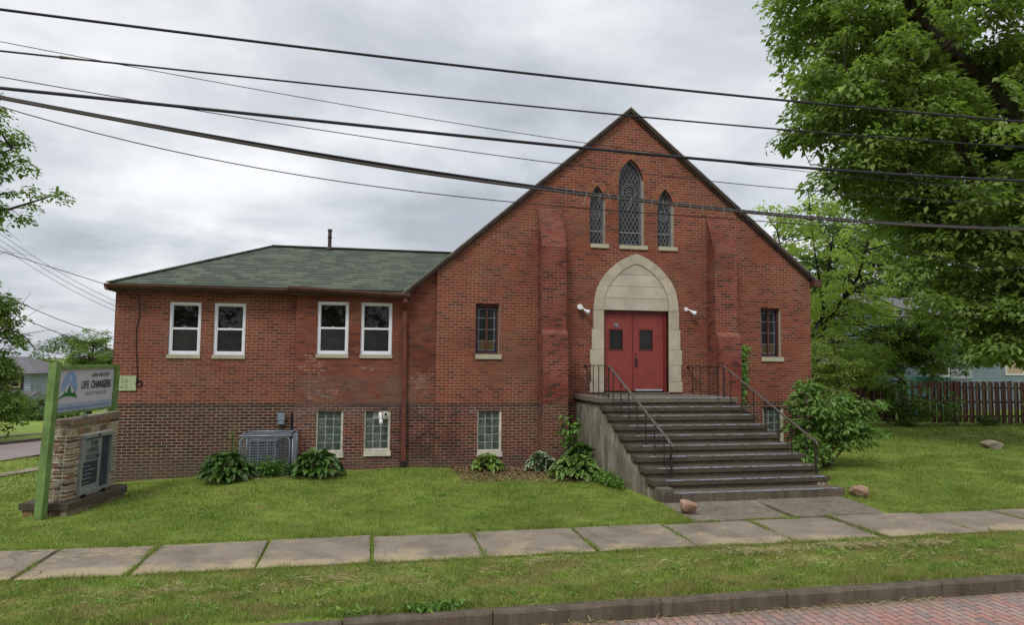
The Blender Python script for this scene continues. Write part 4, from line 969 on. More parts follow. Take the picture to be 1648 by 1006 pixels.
# ------------------------------------------------------------------ staircase
ST = thing('entrance_steps', 'weathered concrete front steps with mossy treads leading up to the red doors', 'steps', (7, 14, 0))
def sxl(y): return 5.22+.045*(15.27-y)
def sxr(y): return 8.67+.165*(15.27-y)
for n in range(10):
    z = 1.75-.175*n; yf = 15.27-.34*n; yb = yf+.37 if n else YM-.002; l0, r0 = sxl(yf), sxr(yf); l1, r1 = (sxl(yb), sxr(yb)) if n else (5.06, 8.62)
    if n == 0:
        poly = [(l0-.02, yf), (r0, yf), (r1, yb), (l1, yb)]
    else: poly = [(l0, yf), (r0, yf), (r1, yb), (l1, yb)]
    th = .1 if n < 9 else .17
    jt = random.Random(n).uniform(-.006, .006)
    rs_ = random.Random(40+n); nseg = 60; fr_ = []
    for k in range(nseg+1):
        f_ = k/nseg; ch_ = (rs_.random() < .07)*rs_.uniform(.008, .03)*(1.5 if f_ < .1 or f_ > .95 else 1); fr_.append((poly[0][0]+(poly[1][0]-poly[0][0])*f_, poly[0][1]+rs_.uniform(-.003, .003)+ch_*.5, ch_))
    back = [poly[2], poly[3]]
    mb = MB(); low = [(x, y, z-th+rs_.uniform(-.004, .004)) for x, y, c in fr_]+[(*p, z-th) for p in back]; mid = [(x, y, z-.012+jt-c) for x, y, c in fr_]+[(*p, z-.012+jt) for p in back]; hi = [(x, y+.010+c, z+jt-(c*.3)) for x, y, c in fr_]+[(*p, z+jt) for p in back]
    mb.solid(low, mid); mb.solid(mid, hi); tr_ = mb.build('step', (M_tread if n == 0 else M_step) if n < 9 else M_kerb, ST)
    if n < 9:
        mb = MB(); mb.solid([(l0+.05, yf+.035, z-.175), (r0-.05, yf+.035, z-.175), (r1-.05, yb, z-.175), (l1+.05, yb, z-.175)], [(l0+.05, yf+.035, z-th-.001), (r0-.05, yf+.035, z-th-.001), (r1-.05, yb, z-th-.001), (l1+.05, yb, z-th-.001)]); mb.build('riser', M_step, tr_)
    mb = MB(); e0, e1 = (l0+.26, r0-(.22 if n in (0, 1, 2) else .12)); mb.face([(e0, yf+.001+.012, z+jt+.002), (e1, yf+.013, z+jt+.002), (e1, yf+.065, z+jt+.003), (e0, yf+.065, z+jt+.003)]); mb.face([(e0, yf-.002, z-.013+jt), (e1, yf-.002, z-.013+jt), (e1, yf+.0125, z+.0018+jt), (e0, yf+.0125, z+.0018+jt)]); mb.build('nosing', M_strip, tr_)
mb = MB(); mb.solid([(5.06, 15.9, 1.5), (5.24, 15.9, 1.5), (5.24, YM-.003, 1.5), (5.05, YM-.003, 1.5)], [(5.06, 15.9, 1.757), (5.24, 15.9, 1.757), (5.24, YM-.003, 1.757), (5.05, YM-.003, 1.757)])
for side, nm in ((0, 'left'), (1, 'right')):
    mb = MB(); pr = [(YM-.004, -.4), (YM-.004, 1.645)]
    xf = sxl if side == 0 else sxr; s = .06 if side == 0 else -.06
    prof = [(YM-.004, -.4)]+[(12.35, -.4)]
    up_ = []
    for n in range(8, -1, -1):
        z = 1.75-.175*n-.1; yf = 15.27-.34*n+.04; up_ += [(yf, z-.175), (yf, z-.002)]
    prof = [(12.5, -.4)]+[(12.53, .07)]+up_[1:]+[(YM-.004, 1.648), (YM-.004, -.4)]
    A = []; B = []
    for (y, z) in prof:
        xe = xf(y)+s if y < 15.4 else ((5.06+.06) if side == 0 else 8.6)
        if 15.0 < y < 16 and side == 0: xe = 5.24+.04
        A.append((xe, y, z)); B.append((xe+(.2 if side == 0 else -.2), y, z))
    if side == 0: mb.solid(B, A)
    else: mb.solid(A, B)
    mb.build('side_wall', M_cheek, ST)
mb = MB(); mb.box(5.35, 5.62, 12.24, 12.5, .176, .245); mb.build('broken_corner', M_tread, ST)

# ------------------------------------------------------------------ handrails
def handrail(side, lab):
    if side == 'L': A, B, P0, P1 = (5.36, YM-.01, 2.47), (5.43, 15.32, 2.49), 15.32, 12.8; xt, xb = 5.43, 5.83
    else: A, B, P0, P1 = (8.16, YM-.01, 2.45), (8.32, 15.32, 2.49), 15.32, 12.8; xt, xb = 8.32, 8.99
    t = thing('handrail', lab, 'handrail', (xt, 14, 0), 'iron handrails on the steps')
    E_ = Vector((xb, P1, 1.0)); T_ = Vector((xt, P0, 2.5))
    MB().bar(A, B, .045, .012).build('landing_rail', M_iron, t)
    mb = MB(); mb.bar(T_, E_, .055, .022); mb.bar(E_, E_+Vector((0, -.05, -.05)), .055, .022); mb.build('sloping_rail', M_railtop, t)
    MB().bar((xt, P0, 1.75), (xt, P0, 2.48), .03).build('post', M_iron, t); MB().bar((xb, P1+.02, .345), (xb, P1+.02, .99), .035).build('post', M_iron, t)
    mb = MB(); x0, y0 = A[0], A[1]
    mb.tube([(A[0], YM, A[2]-.0), (A[0], YM-.05, A[2])], .035, 8); mb.build('wall_bracket', M_iron, t)
    for k in range(4):
        f = (k+.6)/4.3; x = A[0]+(B[0]-A[0])*f; y = A[1]+(B[1]-A[1])*f; MB().bar((x, y, 1.75), (x, y, 2.475), .018).build('baluster', M_iron, t)
    for n in range(1, 8):
        y = 15.27-.34*n+.17; z = 1.75-.175*n; f = (P0-y)/(P0-P1); x = xt+(xb-xt)*f; zt = T_.z+(E_.z-T_.z)*f
        MB().bar((x, y, z), (x, y, zt-.01), .018).build('baluster', M_iron, t)
    def scroll(x, y, z0, hh, s):
        mb = MB(); pts = [(x+s*.02, y, z0+hh), (x+s*.06, y, z0+hh*.75), (x+s*.05, y-.02*0, z0+hh*.5), (x+s*.13, y, z0+hh*.25), (x+s*.15, y, z0)]
        mb.tube(pts, .008, 6); c = (x+s*.06, z0+.06)
        mb.tube([(c[0]+.04*(1-k/16)*math.cos(k*.7), y, c[1]+.04*(1-k/16)*math.sin(k*.7)) for k in range(14)], .006, 5)
        c = (x+s*.045, z0+hh*.8); mb.tube([(c[0]+.03*(1-k/16)*math.cos(k*.7), y, c[1]+.03*(1-k/16)*math.sin(k*.7)) for k in range(14)], .006, 5)
        mb.build('scroll', M_iron, t)
    s = -1 if side == 'L' else 1
    scroll(xt, P0, 1.755, .5, s); scroll(xb, P1+.02, .352, .45, s)
handrail('L', 'rusty iron handrail on the left side of the front steps'); handrail('R', 'rusty iron handrail on the right side of the front steps')

# ------------------------------------------------------------------ boulders
def rock(c, r, mat, seed, label, name='boulder', grp=None):
    bm = bmesh.new(); bmesh.ops.create_icosphere(bm, subdivisions=4, radius=1); rg = np.random.default_rng(seed); cuts = [(nrm(rg.normal(size=3)), rg.uniform(.55, .85)) for _ in range(16)]
    from mathutils import noise as mn
    for v in bm.verts:
        p = np.array(v.co)
        for n, d in cuts:
            q = p@n
            if q > d: p = p-n*(q-d)*.97
        p = p*(1+.06*mn.noise(Vector(p*2.5+seed))); v.co = Vector(p*np.array(r))+Vector(c)
    me = bpy.data.meshes.new(name); bm.to_mesh(me); bm.free(); o = link_mesh(name, me, mat, None, True); tag(o, label, 'rock')
rock((5.45, 11.35, .10), (.185, .2, .15), M_rock, 5, 'tan boulder at the left foot of the walkway beside the lawn')
rock((9.45, 12.1, .09), (.22, .2, .145), M_rock, 9, 'tan boulder on the grass right of the bottom step')
rock((19.1, 18.4, .06), (.42, .35, .2), M_rock2, 12, 'flat grey boulder lying far out on the right lawn')

# ------------------------------------------------------------------ hostas
def hosta(cx, cy, z, R, H, nl, L, mat, seed, label, grp='hostas along the wall', cat='plant'):
    rg = np.random.default_rng(seed); t = thing('hosta', label, cat, (cx, cy, z), grp); nu, nv = 4, 6; VV = []; FF = []; UU = []; rnd = []; st = MB(); base = 0
    for i in range(nl):
        a = i*2.39996+rg.normal()*.2; q = math.sqrt((i+.5)/nl); ra = R*(.14+.72*q)*rg.uniform(.85, 1.12); hz = H*(.95-.72*q**2.2)*rg.uniform(.85, 1.15)+.03
        ll = L*rg.uniform(.75, 1.15); wd = ll*rg.uniform(.55, .68); out = np.array([math.cos(a), math.sin(a), 0]); sd_ = np.array([-math.sin(a), math.cos(a), 0])*1.0
        tw = rg.normal()*.35; pitch = .75-.85*q+rg.normal()*.2; P0 = np.array([cx, cy, z])+out*max(0, ra-ll*.45)+np.array([0, 0, hz])
        tip = []; ang = pitch; p = P0.copy(); mid = [p.copy()]; dirs = []
        for k in range(nv):
            d = out*math.cos(ang)+np.array([0, 0, 1])*math.sin(ang); dirs.append(d); p = p+d*ll/nv; mid.append(p.copy()); ang -= rg.uniform(.09, .24)
        dirs.append(dirs[-1])
        for k in range(nv+1):
            s = k/nv; wk = wd*(math.sin(math.pi*min(1, s*.9+.1)**.72)**.8 if k < nv else .02)+.003; nn = np.cross(dirs[k], sd_); nn = -nn if nn[2] < 0 else nn
            S = sd_*math.cos(tw)+nn*math.sin(tw)
            for j in range(nu+1):
                u = j/nu-.5; VV.append(mid[k]+S*u*wk+nn*(abs(u)**1.3*wk*.55+.008*math.sin(k*2.3+j*1.7+i)))
        for k in range(nv):
            for j in range(nu):
                b = base+k*(nu+1)+j; FF.append([b, b+1, b+nu+2, b+nu+1]); UU += [(j/nu, k/nv), ((j+1)/nu, k/nv), ((j+1)/nu, (k+1)/nv), (j/nu, (k+1)/nv)]; rnd.append(0)
        rv = rg.random(); rnd[-nu*nv:] = [rv]*(nu*nv); base += (nu+1)*(nv+1)
        if i % 2 == 0: st.tube([(cx, cy, z), tuple((P0+np.array([cx, cy, z]))/2+[0, 0, .05]), tuple(P0)], [.007, .005, .004], 4, caps=False)
    st.build('stems', L_weed, t); raw_mesh('leaves', np.array(VV), np.array(FF), mat, t, np.array(rnd), True, np.array(UU))
G = lambda x, y: float(gh(x, y))
hosta(-2.93, 16.05, G(-2.9, 16), .62, .50, 190, .21, H_green, 1, 'large green hosta left of the air-conditioner cage')
hosta(-1.08, 16.2, G(-1, 16.2), .66, .46, 210, .2, H_green, 2, 'large rounded green hosta below the bay window')
hosta(2.78, 16.3, G(2.8, 16.3), .42, .30, 110, .17, H_yellow, 3, 'yellow-green hosta under the basement window')
hosta(4.02, 16.05, G(4, 16), .38, .33, 44, .23, H_white, 4, 'dark hosta with white leaf edges by the buttress')
hosta(4.55, 15.05, G(4.6, 15), .66, .42, 270, .155, H_yedge, 5, 'hosta with yellow leaf edges in front of the steps')
hosta(4.86, 15.75, G(5, 15.8), .5, .58, 90, .24, H_green, 6, 'green hosta growing against the side of the steps')

# ------------------------------------------------------------------ small plants
def weeds(name, label, cat, c, r, h, n, L, mat, seed, stalk=12, Wr=.45, grp=None, parent=None):
    rg = np.random.default_rng(seed); t = thing(name, label, cat, c, grp); mb = MB()
    tips = []
    for i in range(stalk):
        a = rg.uniform(0, 6.28); q = math.sqrt(rg.random()); b = np.array([c[0]+math.cos(a)*q*r[0]*.35, c[1]+math.sin(a)*q*r[1]*.35, c[2]]); e_ = np.array([c[0]+math.cos(a)*q*r[0], c[1]+math.sin(a)*q*r[1], c[2]+h*rg.uniform(.5, 1)*(1.05-.35*q)])
        m = (b+e_)/2+[0, 0, h*.1]; mb.tube([b, m, e_], [.006+h*.004, .005, .003], 4, caps=False); tips.append((b, m, e_))
    mb.build('stems', M_bark if h > 1 else L_weed, t)
    idx = rg.integers(0, stalk, n); s = rg.uniform(.15, 1, n)[:, None]; B = np.array([q[0] for q in tips])[idx]; Mm = np.array([q[1] for q in tips])[idx]; E_ = np.array([q[2] for q in tips])[idx]
    P = np.where(s < .5, B+(Mm-B)*s*2, Mm+(E_-Mm)*(s-.5)*2)+rg.normal(size=(n, 3))*[r[0]*.13, r[1]*.13, h*.06]
    D = rg.normal(size=(n, 3))*[1, 1, .35]; N = nrm(rg.normal(size=(n, 3))*.45+[0, 0, 1]); D = nrm(D-N*(D*N).sum(1, keepdims=True)); D[:, 2] -= .25; D = nrm(D)
    Ls = L*rg.uniform(.6, 1.3, n); V, F = leaf_quads(P, D, N, Ls, Ls*Wr); raw_mesh('leaves', V, F, mat, t, rg.random(n)); return t
weeds('weed_clump', 'leafy weeds growing along the left side of the steps', 'weeds', (4.98, 14.2, 0), (.35, .8, .3), .3, 900, .085, L_weed, 11, 50)
weeds('weed_clump', 'weeds growing through the front of the air-conditioner cage', 'weeds', (-2.1, 16.05, -.02), (.45, .16, .3), .6, 700, .075, L_weed, 12, 34)
weeds('wild_sapling', 'thin leafy weed standing behind the hosta left of the air conditioner', 'weeds', (-2.95, 16.75, 0), (.25, .12, .3), 1.0, 160, .07, L_weed, 13, 7)
weeds('sapling', 'bright green sapling in the corner between buttress and steps', 'sapling', (4.72, 16.0, .45), (.40, .25, .3), 1.15, 105, .15, L_vine, 14, 6, .5)
weeds('weed_clump', 'low dark weeds between the two buttress hostas', 'weeds', (4.4, 16.1, 0), (.35, .25, .3), .32, 300, .09, L_weed, 15, 20)
weeds('weed_clump', 'broad-leaved weeds below the right handrail post', 'weeds', (9.75, 14.6, 0), (.45, .6, .3), .55, 380, .15, L_weed, 16, 20, .5)
weeds('weed_clump', 'leafy dandelion clump overhanging the kerb', 'weeds', (.75, 7.62, -.03), (.42, .09, .1), .1, 320, .1, L_weed, 17, 40, .35)
weeds('weed_clump', 'small dandelion clump on the kerb edge at left', 'weeds', (-.05, 7.62, -.03), (.25, .07, .1), .08, 110, .09, L_weed, 18, 20, .35)
# vine on the wall
rg = np.random.default_rng(20); t = thing('climbing_vine', 'bright green vine climbing the wall right of the right buttress', 'vine', (9.62, YM, 1.2))
path = [(9.66, YM-.03, .9), (9.66, YM-.02, 1.5), (9.62, YM-.02, 2.1), (9.64, YM-.03, 2.6), (9.66, YM-.03, 3.0)]
MB().tube(path, [.012, .01, .009, .007, .004], 5).build('stem', M_bark, t)
n = 520; zz = np.concatenate([rg.uniform(2.05, 3.05, 420), rg.uniform(.9, 2.1, 100)]); wx = np.where(zz > 2.05, .13+.06*np.sin(zz*5), .05); xx = 9.65+.05*np.sin(zz*4)+rg.normal(size=n)*wx*.7
P = np.stack([xx, YM-.02-rg.random(n)*.12, zz], 1); P2 = np.stack([9.45+rg.random(40)*.2, YM-.05-rg.random(40)*.1, 2.02+rg.normal(size=40)*.04], 1); P = np.concatenate([P, P2]); n = len(P)
N = nrm(rg.normal(size=(n, 3))*.4+[0, -1, .5]); D = rg.normal(size=(n, 3))*[1, .3, .5]-[0, 0, .8]; D = nrm(D-N*(D*N).sum(1, keepdims=True)); Ls = rg.uniform(.06, .12, n); V, F = leaf_quads(P, D, N, Ls, Ls*.75); raw_mesh('leaves', V, F, L_vine, t, rg.random(n))

# ------------------------------------------------------------------ air conditioner and cage
AC = thing('air_conditioner', 'grey slatted outdoor air-conditioning unit standing inside a wire cage', 'air conditioner', (-2.2, 16.65, 0))
ax0, ax1, ay0, ay1 = -2.55, -1.98, 16.48, 17.0
MB().box(ax0+.03, ax1-.03, ay0+.04, ay1-.03, .03, .72).build('core', M_dark, AC)
mb = MB()
for k in range(11): mb.box(ax0, ax1, ay0, ay0+.03, .06+k*.06, .085+k*.06); mb.box(ax1-.03, ax1, ay0+.03, ay1, .06+k*.045, .078+k*.045); mb.box(ax0, ax0+.03, ay0+.03, ay1, .06+k*.045, .078+k*.045)
mb.build('louvres', M_acm, AC)
mb = MB()
for x in (ax0, ax0+.17, ax0+.36, ax1-.04): mb.box(x, x+.035, ay0-.008, ay0-.001, .02, .74)
mb.build('corner_posts', M_acm, AC)
mb = MB(); mb.box(ax0-.02, ax1+.02, ay0-.02, ay1+.02, .735, .775); mb.tube([((ax0+ax1)/2, (ay0+ay1)/2, .775), ((ax0+ax1)/2, (ay0+ay1)/2, .80)], .22, 16); mb.build('top_cover', M_acm, AC)
MB().box(ax0-.08, ax1+.08, ay0-.1, ay1+.05, -.1, .02).build('concrete_pad', M_walk, AC)
CG = thing('wire_cage', 'galvanised tube and chain-link cage around the air conditioner', 'cage', (-2.15, 16.5, 0))
cx0, cx1, cy0, cy1, ch = -2.70, -1.66, 16.2, 16.98, .86
mb = MB(); r = .02; arc = lambda x, z, a0, a1, R: [(x+R*math.cos(a), cy0, z+R*math.sin(a)) for a in np.linspace(a0, a1, 5)]
mb.tube([(cx0, cy0, -.1), (cx0, cy0, ch-.14)]+arc(cx0+.1, ch-.1, math.pi, math.pi/2, .1)+arc(cx1-.1, ch-.1, math.pi/2, 0, .1)+[(cx1, cy0, ch-.14), (cx1, cy0, -.1)], r, 8)
mb.tube([(cx1+.06, cy0+.02, -.1), (cx1+.06, cy0+.02, ch)], r, 8); mb.tube([(cx0+.02, cy1, -.1), (cx0+.02, cy1, ch+.05)], r, 8); mb.tube([(cx1+.08, cy1, -.1), (cx1+.08, cy1, ch+.05)], r, 8); mb.build('frame', M_galv, CG, True)
mb = MB(); tz = ch+.035; mb.tube([(cx0, cy0-.02, tz), (cx1+.07, cy0-.02, tz)], .018, 8); mb.tube([(cx1+.07, cy0-.02, tz), (cx1+.1, cy1, tz+.02)], .018, 8); mb.tube([(cx1+.1, cy1, tz+.02), (cx0+.02, cy1, tz+.02)], .018, 8); mb.tube([(cx0+.02, cy1, tz+.02), (cx0, cy0-.02, tz)], .018, 8); mb.build('lid_frame', M_galv, CG, True)
mb = MB(); s = .058
for poly, pt in (([(cx0, 0), (cx1, 0), (cx1, ch-.02), (cx0, ch-.02)], lambda u, v: (u, cy0, v)), ([(cy0, 0), (cy1, 0), (cy1, ch), (cy0, ch)], lambda u, v: (cx1+.07, u, v)), ([(cx0, cy0), (cx1, cy0), (cx1, cy1), (cx0, cy1)], lambda u, v: (u, v, tz+.005))):
    u0 = poly[0][0]; v0 = poly[0][1]; du = poly[1][0]-u0; dv_ = poly[2][1]-v0; k = -int(dv_/s)-1
    while u0+k*s < u0+du+dv_:
        for sg in (1, -1):
            a = (u0+k*s, v0) if sg > 0 else (u0+k*s+dv_, v0); b = (a[0]+sg*dv_, v0+dv_)
            for p, q in seg_clip_fine(a, b, poly): mb.bar(pt(*p), pt(*q), .005, .005)
        k += 1
mb.build('chain_link', M_galv, CG)

# ------------------------------------------------------------------ yard sign
SO = Vector((-5.44, 13.44, 0)); sa = Vector((.2, .98, 0)).normalized(); sn = Vector((.98, -.2, 0)).normalized()
def S(s, t, z): return SO+sa*s+sn*(t+.05*z*(1-.3*s/2))+Vector((0, 0, z))
class SMB(MB):
    def sb(s, s0, s1, t0, t1, z0, z1, mi=0): return s.solid([S(s0, t1, z0), S(s1, t1, z0), S(s1, t0, z0), S(s0, t0, z0)], [S(s0, t1, z1), S(s1, t1, z1), S(s1, t0, z1), S(s0, t0, z1)], mi)
SG = thing('yard_sign', 'church sign board between two green posts above the stone monument', 'sign', tuple(SO))
SMB().sb(-.06, .08, -.05, .08, -.3, 2.5).build('post', M_green, SG); SMB().sb(1.85, 1.98, -.05, .08, -.1, 2.43).build('post', M_green, SG)
m_ = SMB(); m_.sb(.09, 1.85, -.03, .075, 2.39, 2.45); m_.sb(.09, 1.85, -.03, .075, 1.585, 1.63); m_.build('crossbar', M_green, SG)
pn = SMB().sb(.09, 1.85, .0, .03, 1.63, 2.39).build('sign_panel', M_panelw, SG)
SMB().sb(.092, 1.848, .031, .033, 1.632, 1.775).build('blue_strip', M_signstrip, pn)
def sface(pts, off_, name, mat):
    m = MB(); P = [S(a, .031+off_, b) for a, b in pts]
    n = (P[1]-P[0]).cross(P[2]-P[0])
    if n.dot(sn) < 0: P.reverse()
    m.face(P); return m
# emblem
arch = [(.2+.0, 1.98), (.215, 2.12), (.27, 2.24), (.36, 2.325), (.45, 2.345), (.54, 2.325), (.62, 2.24), (.67, 2.12), (.68, 1.98), (.58, 2.02), (.5, 2.1), (.44, 2.16), (.38, 2.1), (.3, 2.03)]
def fanface(pts, o_, mb):
    c = (sum(p[0] for p in pts)/len(pts), sum(p[1] for p in pts)/len(pts))
    for a, b in zip(pts, pts[1:]+pts[:1]):
        P = [S(c[0], .031+o_, c[1]), S(a[0], .031+o_, a[1]), S(b[0], .031+o_, b[1])]
        if (P[1]-P[0]).cross(P[2]-P[0]).dot(sn) < 0: P.reverse()
        mb.face(P)
mb = MB(); fanface(arch, .002, mb); mb.build('emblem_arch', M_signblue, pn)
mb = MB(); fanface([(.438, 2.08), (.462, 2.08), (.462, 2.29), (.438, 2.29)], .004, mb); fanface([(.39, 2.21), (.51, 2.21), (.51, 2.228), (.39, 2.228)], .0045, mb); mb.build('emblem_cross', M_signwhite, pn)
mb = MB(); top = [(.13, 1.86), (.2, 1.905), (.28, 1.94), (.3, 1.95), (.32, 2.02), (.345, 1.96), (.39, 1.965), (.40, 2.0), (.425, 2.05), (.45, 2.12), (.48, 2.03), (.495, 1.97), (.55, 1.955), (.575, 1.95), (.6, 2.0), (.63, 1.94), (.64, 1.92), (.70, 1.855)]
bot = [(.13, 1.86)]+[(.13+.57*k/16, 1.855+.055*math.sin(math.pi*k/16)) for k in range(1, 16)]+[(.70, 1.855)]
for k in range(len(top)-1):
    a, b = top[k], top[k+1]
    zb = lambda x: 1.855+.052*math.sin(math.pi*min(1, max(0, (x-.13)/.57)))
    P = [S(a[0], .036, min(zb(a[0]), a[1])), S(b[0], .036, min(zb(b[0]), b[1])), S(b[0], .036, b[1]), S(a[0], .036, a[1])]
    if (P[1]-P[0]).cross(P[2]-P[0]).dot(sn) < 0: P.reverse()
    if len({tuple(round(c, 4) for c in p) for p in P}) > 3: mb.face(P)
    else: mb.face([p for i, p in enumerate(P) if tuple(round(c, 4) for c in p) not in {tuple(round(c, 4) for c in r) for r in P[:i]}])
mb.build('emblem_hill', M_signgreen, pn)
def stext(body, size, s, z, mat, name='lettering', **k):
    O = S(s, .034, z); O2 = S(s, .034, z+.3); return text(body, size, O, sa, (O2-O), mat, pn, name, **k)
stext('(234) 400-5109', .09, 1.10, 2.235, M_inkg, 'phone_number', bold=.002); stext('LIFE', .20, .79, 2.02, M_inkg, bold=.003, sx=.70); stext('CHANGERS', .20, 1.10, 2.02, M_ink, bold=.005, sx=.625)
stext('outreach', .125, .95, 1.895, M_inkg, spacing=1.75, sx=.82, bold=.001); stext('RECONNECTION CENTER FOR NEW HEALING, LIFE ADDICTION AND RECOVERY', .058, .12, 1.668, M_inkb, 'small_lettering', sx=.74)
# monument
MO = thing('stone_monument', 'rough field-stone sign monument holding a glazed notice case under the yard sign', 'monument', tuple(SO+sa))
ms0, ms1, mt0, mt1 = .32, 1.84, -.16, .22
SMB().sb(ms0+.008, ms1-.008, mt0+.008, mt1-.008, 0, 1.42).build('mortar_core', M_joint, MO)
mb = SMB(); rk = random.Random(77); z = .05; cs0, cs1, cz0, cz1 = .62, 1.6, .10, 1.17
def chunk(mb, s0, s1, t0, t1, z0, z1):
    j = lambda a=.007: rk.uniform(-a, a); k = .008
    b = [S(s0+j(), t1+j(), z0+j()), S(s1+j(), t1+j(), z0+j()), S(s1+j(), t0+j(), z0+j()), S(s0+j(), t0+j(), z0+j())]; t = [S(s0+j(), t1+j(), z1+j()), S(s1+j(), t1+j(), z1+j()), S(s1+j(), t0+j(), z1+j()), S(s0+j(), t0+j(), z1+j())]; mb.solid(b, t)
while z < 1.40:
    h = rk.uniform(.045, .075) if z < 1.2 else .12; s = ms0
    while s < ms1-.02:
        l = min(rk.uniform(.12, .42), ms1-s);
        if ms1-s-l < .08: l = ms1-s
        e_ = s+l-.02
        if z+h > cz0-.02 and z < cz1+.02 and e_ > cs0 and s < cs1:
            if s < cs0-.05: chunk(mb, s, cs0-.01, mt1-.08, mt1+.005, z, z+h-.022)
            if e_ > cs1+.05: chunk(mb, cs1+.01, e_, mt1-.08, mt1+.005, z, z+h-.022)
        else: chunk(mb, s, e_, mt1-.08, mt1+rk.uniform(.0, .008), z, z+h-.022)
        s += l
    t = mt0
    while t < mt1-.09:
        l = min(rk.uniform(.1, .26), mt1-.085-t)
        if mt1-.085-t-l < .05: l = mt1-.085-t
        chunk(mb, ms0-.005, ms0+.08, t, t+l-.02, z, z+h-.022); t += l
    z += h
mb.build('stone_facing', M_fstone, MO)
SMB().sb(ms0-.02, ms1+.0, mt0-.02, mt1+.03, 1.40, 1.485).build('coping', M_fstone, MO)
mb = MB(); sp = [(.20, -.5), (.20, .36), (1.85, .48), (2.15, .3), (2.15, -.5)]
q = [(SO+sa*a+sn*b) for a, b in sp]; mb.solid([(p.x, p.y, -.06) for p in q], [(p.x, p.y, .05) for p in q]); mb.build('base_slab', M_step, MO)
mb = MB(); rk = random.Random(5)
for z0, z1 in ((-.32, -.20), (-.19, -.065)):
    for (a, b) in zip(q, q[1:]+q[:1]):
        d = (b-a); L_ = d.length; d.normalize(); s = .03
        while s < L_-.05:
            l = min(rk.uniform(.2, .5), L_-.03-s); nrm_ = Vector((d.y, -d.x, 0)); p0 = a+d*s-nrm_*.05; p1 = a+d*(s+l-.015)-nrm_*.05
            mb.solid([(p0.x, p0.y, z0), (p1.x, p1.y, z0), (p1.x-nrm_.x*.1, p1.y-nrm_.y*.1, z0), (p0.x-nrm_.x*.1, p0.y-nrm_.y*.1, z0)], [(p0.x, p0.y, z1), (p1.x, p1.y, z1), (p1.x-nrm_.x*.1, p1.y-nrm_.y*.1, z1), (p0.x-nrm_.x*.1, p0.y-nrm_.y*.1, z1)]); s += l
mb.build('base_stones', M_fstone, MO)
cs = SMB(); f = .055
for a, b, c, d in ((cs0, cs0+f, cz0, cz1), (cs1-f, cs1, cz0, cz1), (cs0+f, cs1-f, cz1-f, cz1), (cs0+f, cs1-f, cz0, cz0+f)): cs.sb(a, b, mt1-.06, mt1+.05, c, d)
case = cs.build('notice_case', M_alu, MO)
SMB().sb(cs0+f, cs1-f, mt1-.03, mt1+.0, cz0+f, cz1-f).build('case_back', M_cased, case)
SMB().sb(cs0+f, cs0+f+.62, mt1+.001, mt1+.004, cz0+f, cz1-f-.03).build('poster', M_casep, case)
SMB().sb(cs0+f+.01, cs0+f+.53, mt1+.005, mt1+.007, cz0+f+.10, cz0+f+.52).build('poster_panel', M_cased, case)
def ctext(body, size, s, z, mat, **k):
    O = S(s, mt1+.009, z); return text(body, size, O, sa, S(s, mt1+.009, z+.3)-O, mat, case, **k)
ctext('THE', .13, cs0+f+.24, .96, M_casei, bold=.003, sx=1.0); ctext('UPPER', .13, cs0+f+.16, .84, M_casei, bold=.003, sx=.95); ctext('ROOM', .14, cs0+f+.15, .71, M_casei, bold=.003, sx=.95)
mb = SMB()
for k, (a, b) in enumerate(((.06, .3), (.12, .44), (.06, .34), (.06, .36), (.1, .3))): mb.sb(cs0+f+a, cs0+f+b, mt1+.0075, mt1+.009, .59-k*.075, .605-k*.075)
mb.build('poster_lines', M_casel, case)
SMB().sb(cs0+.45, cs0+.5, mt1+.051, mt1+.07, cz1-.03, cz1+.0).build('latch', M_black, case); SMB().sb(cs0+.1, cs0+.17, mt1+.03, mt1+.08, cz0-.04, cz0+.01).build('hinge', M_black, case); SMB().sb(cs1-.25, cs1-.18, mt1+.03, mt1+.08, cz0-.04, cz0+.01).build('hinge', M_black, case)
FT = thing('sign_lamp', 'pale fluorescent tube lamp lying on the monument coping below the sign board', 'lamp', tuple(S(1, .2, 1.5)))
MB().tube([S(.75, .2, 1.53), S(1.78, .2, 1.53)], .02, 8).build('tube', simple('lamp_tube', (.55, .52, .4), .4, .1), FT, True); MB().tube([S(.66, .2, 1.53), S(.75, .2, 1.53)], .035, 8).build('end_cap', M_alu, FT)

# ------------------------------------------------------------------ fence, right houses
def fence(A, B, h, label, seed):
    A = Vector(A); B = Vector(B); d = B-A; L_ = d.length; d.normalize(); n = Vector((d.y, -d.x)); rk = random.Random(seed)
    t = thing('board_fence', label, 'fence', (A.x, A.y, 0), 'fence along the back of the right lawn'); s = 0; mb = MB()
    def box(mb, s0, s1, o0, o1, z0, z1):
        P = [A+d*s0+n*o0, A+d*s1+n*o0, A+d*s1+n*o1, A+d*s0+n*o1]; mb.solid([(p.x, p.y, z0) for p in P][::-1] if False else [(p.x, p.y, z0) for p in P], [(p.x, p.y, z1) for p in P])
    side = 1
    while s < L_:
        if rk.random() > .03:
            o = .03 if side > 0 else -.07; box(mb, s, s+.13, o, o+.022, .06+rk.uniform(-.03, .05), h+rk.uniform(-.03, .03))
        s += .155 if side > 0 else .125; side = -side
    mb.build('boards', M_fence, t); mb = MB()
    for z in (.3, .9, 1.5): box(mb, 0, L_, -.04, .02, z, z+.09)
    mb.build('rails', M_fence, t); s = .05
    while s < L_: mb = MB(); box(mb, s, s+.1, -.05, .05, -.3, h+.04); mb.build('post', M_fence, t); s += 2.4
fence((22.0, 25.75), (34.5, 23.7), 1.8, 'long dark red board fence in front of the blue-grey house', 1); fence((19.4, 27.0), (21.9, 25.85), 1.72, 'short left-hand stretch of dark red fence ending behind the feathery shrub', 2)

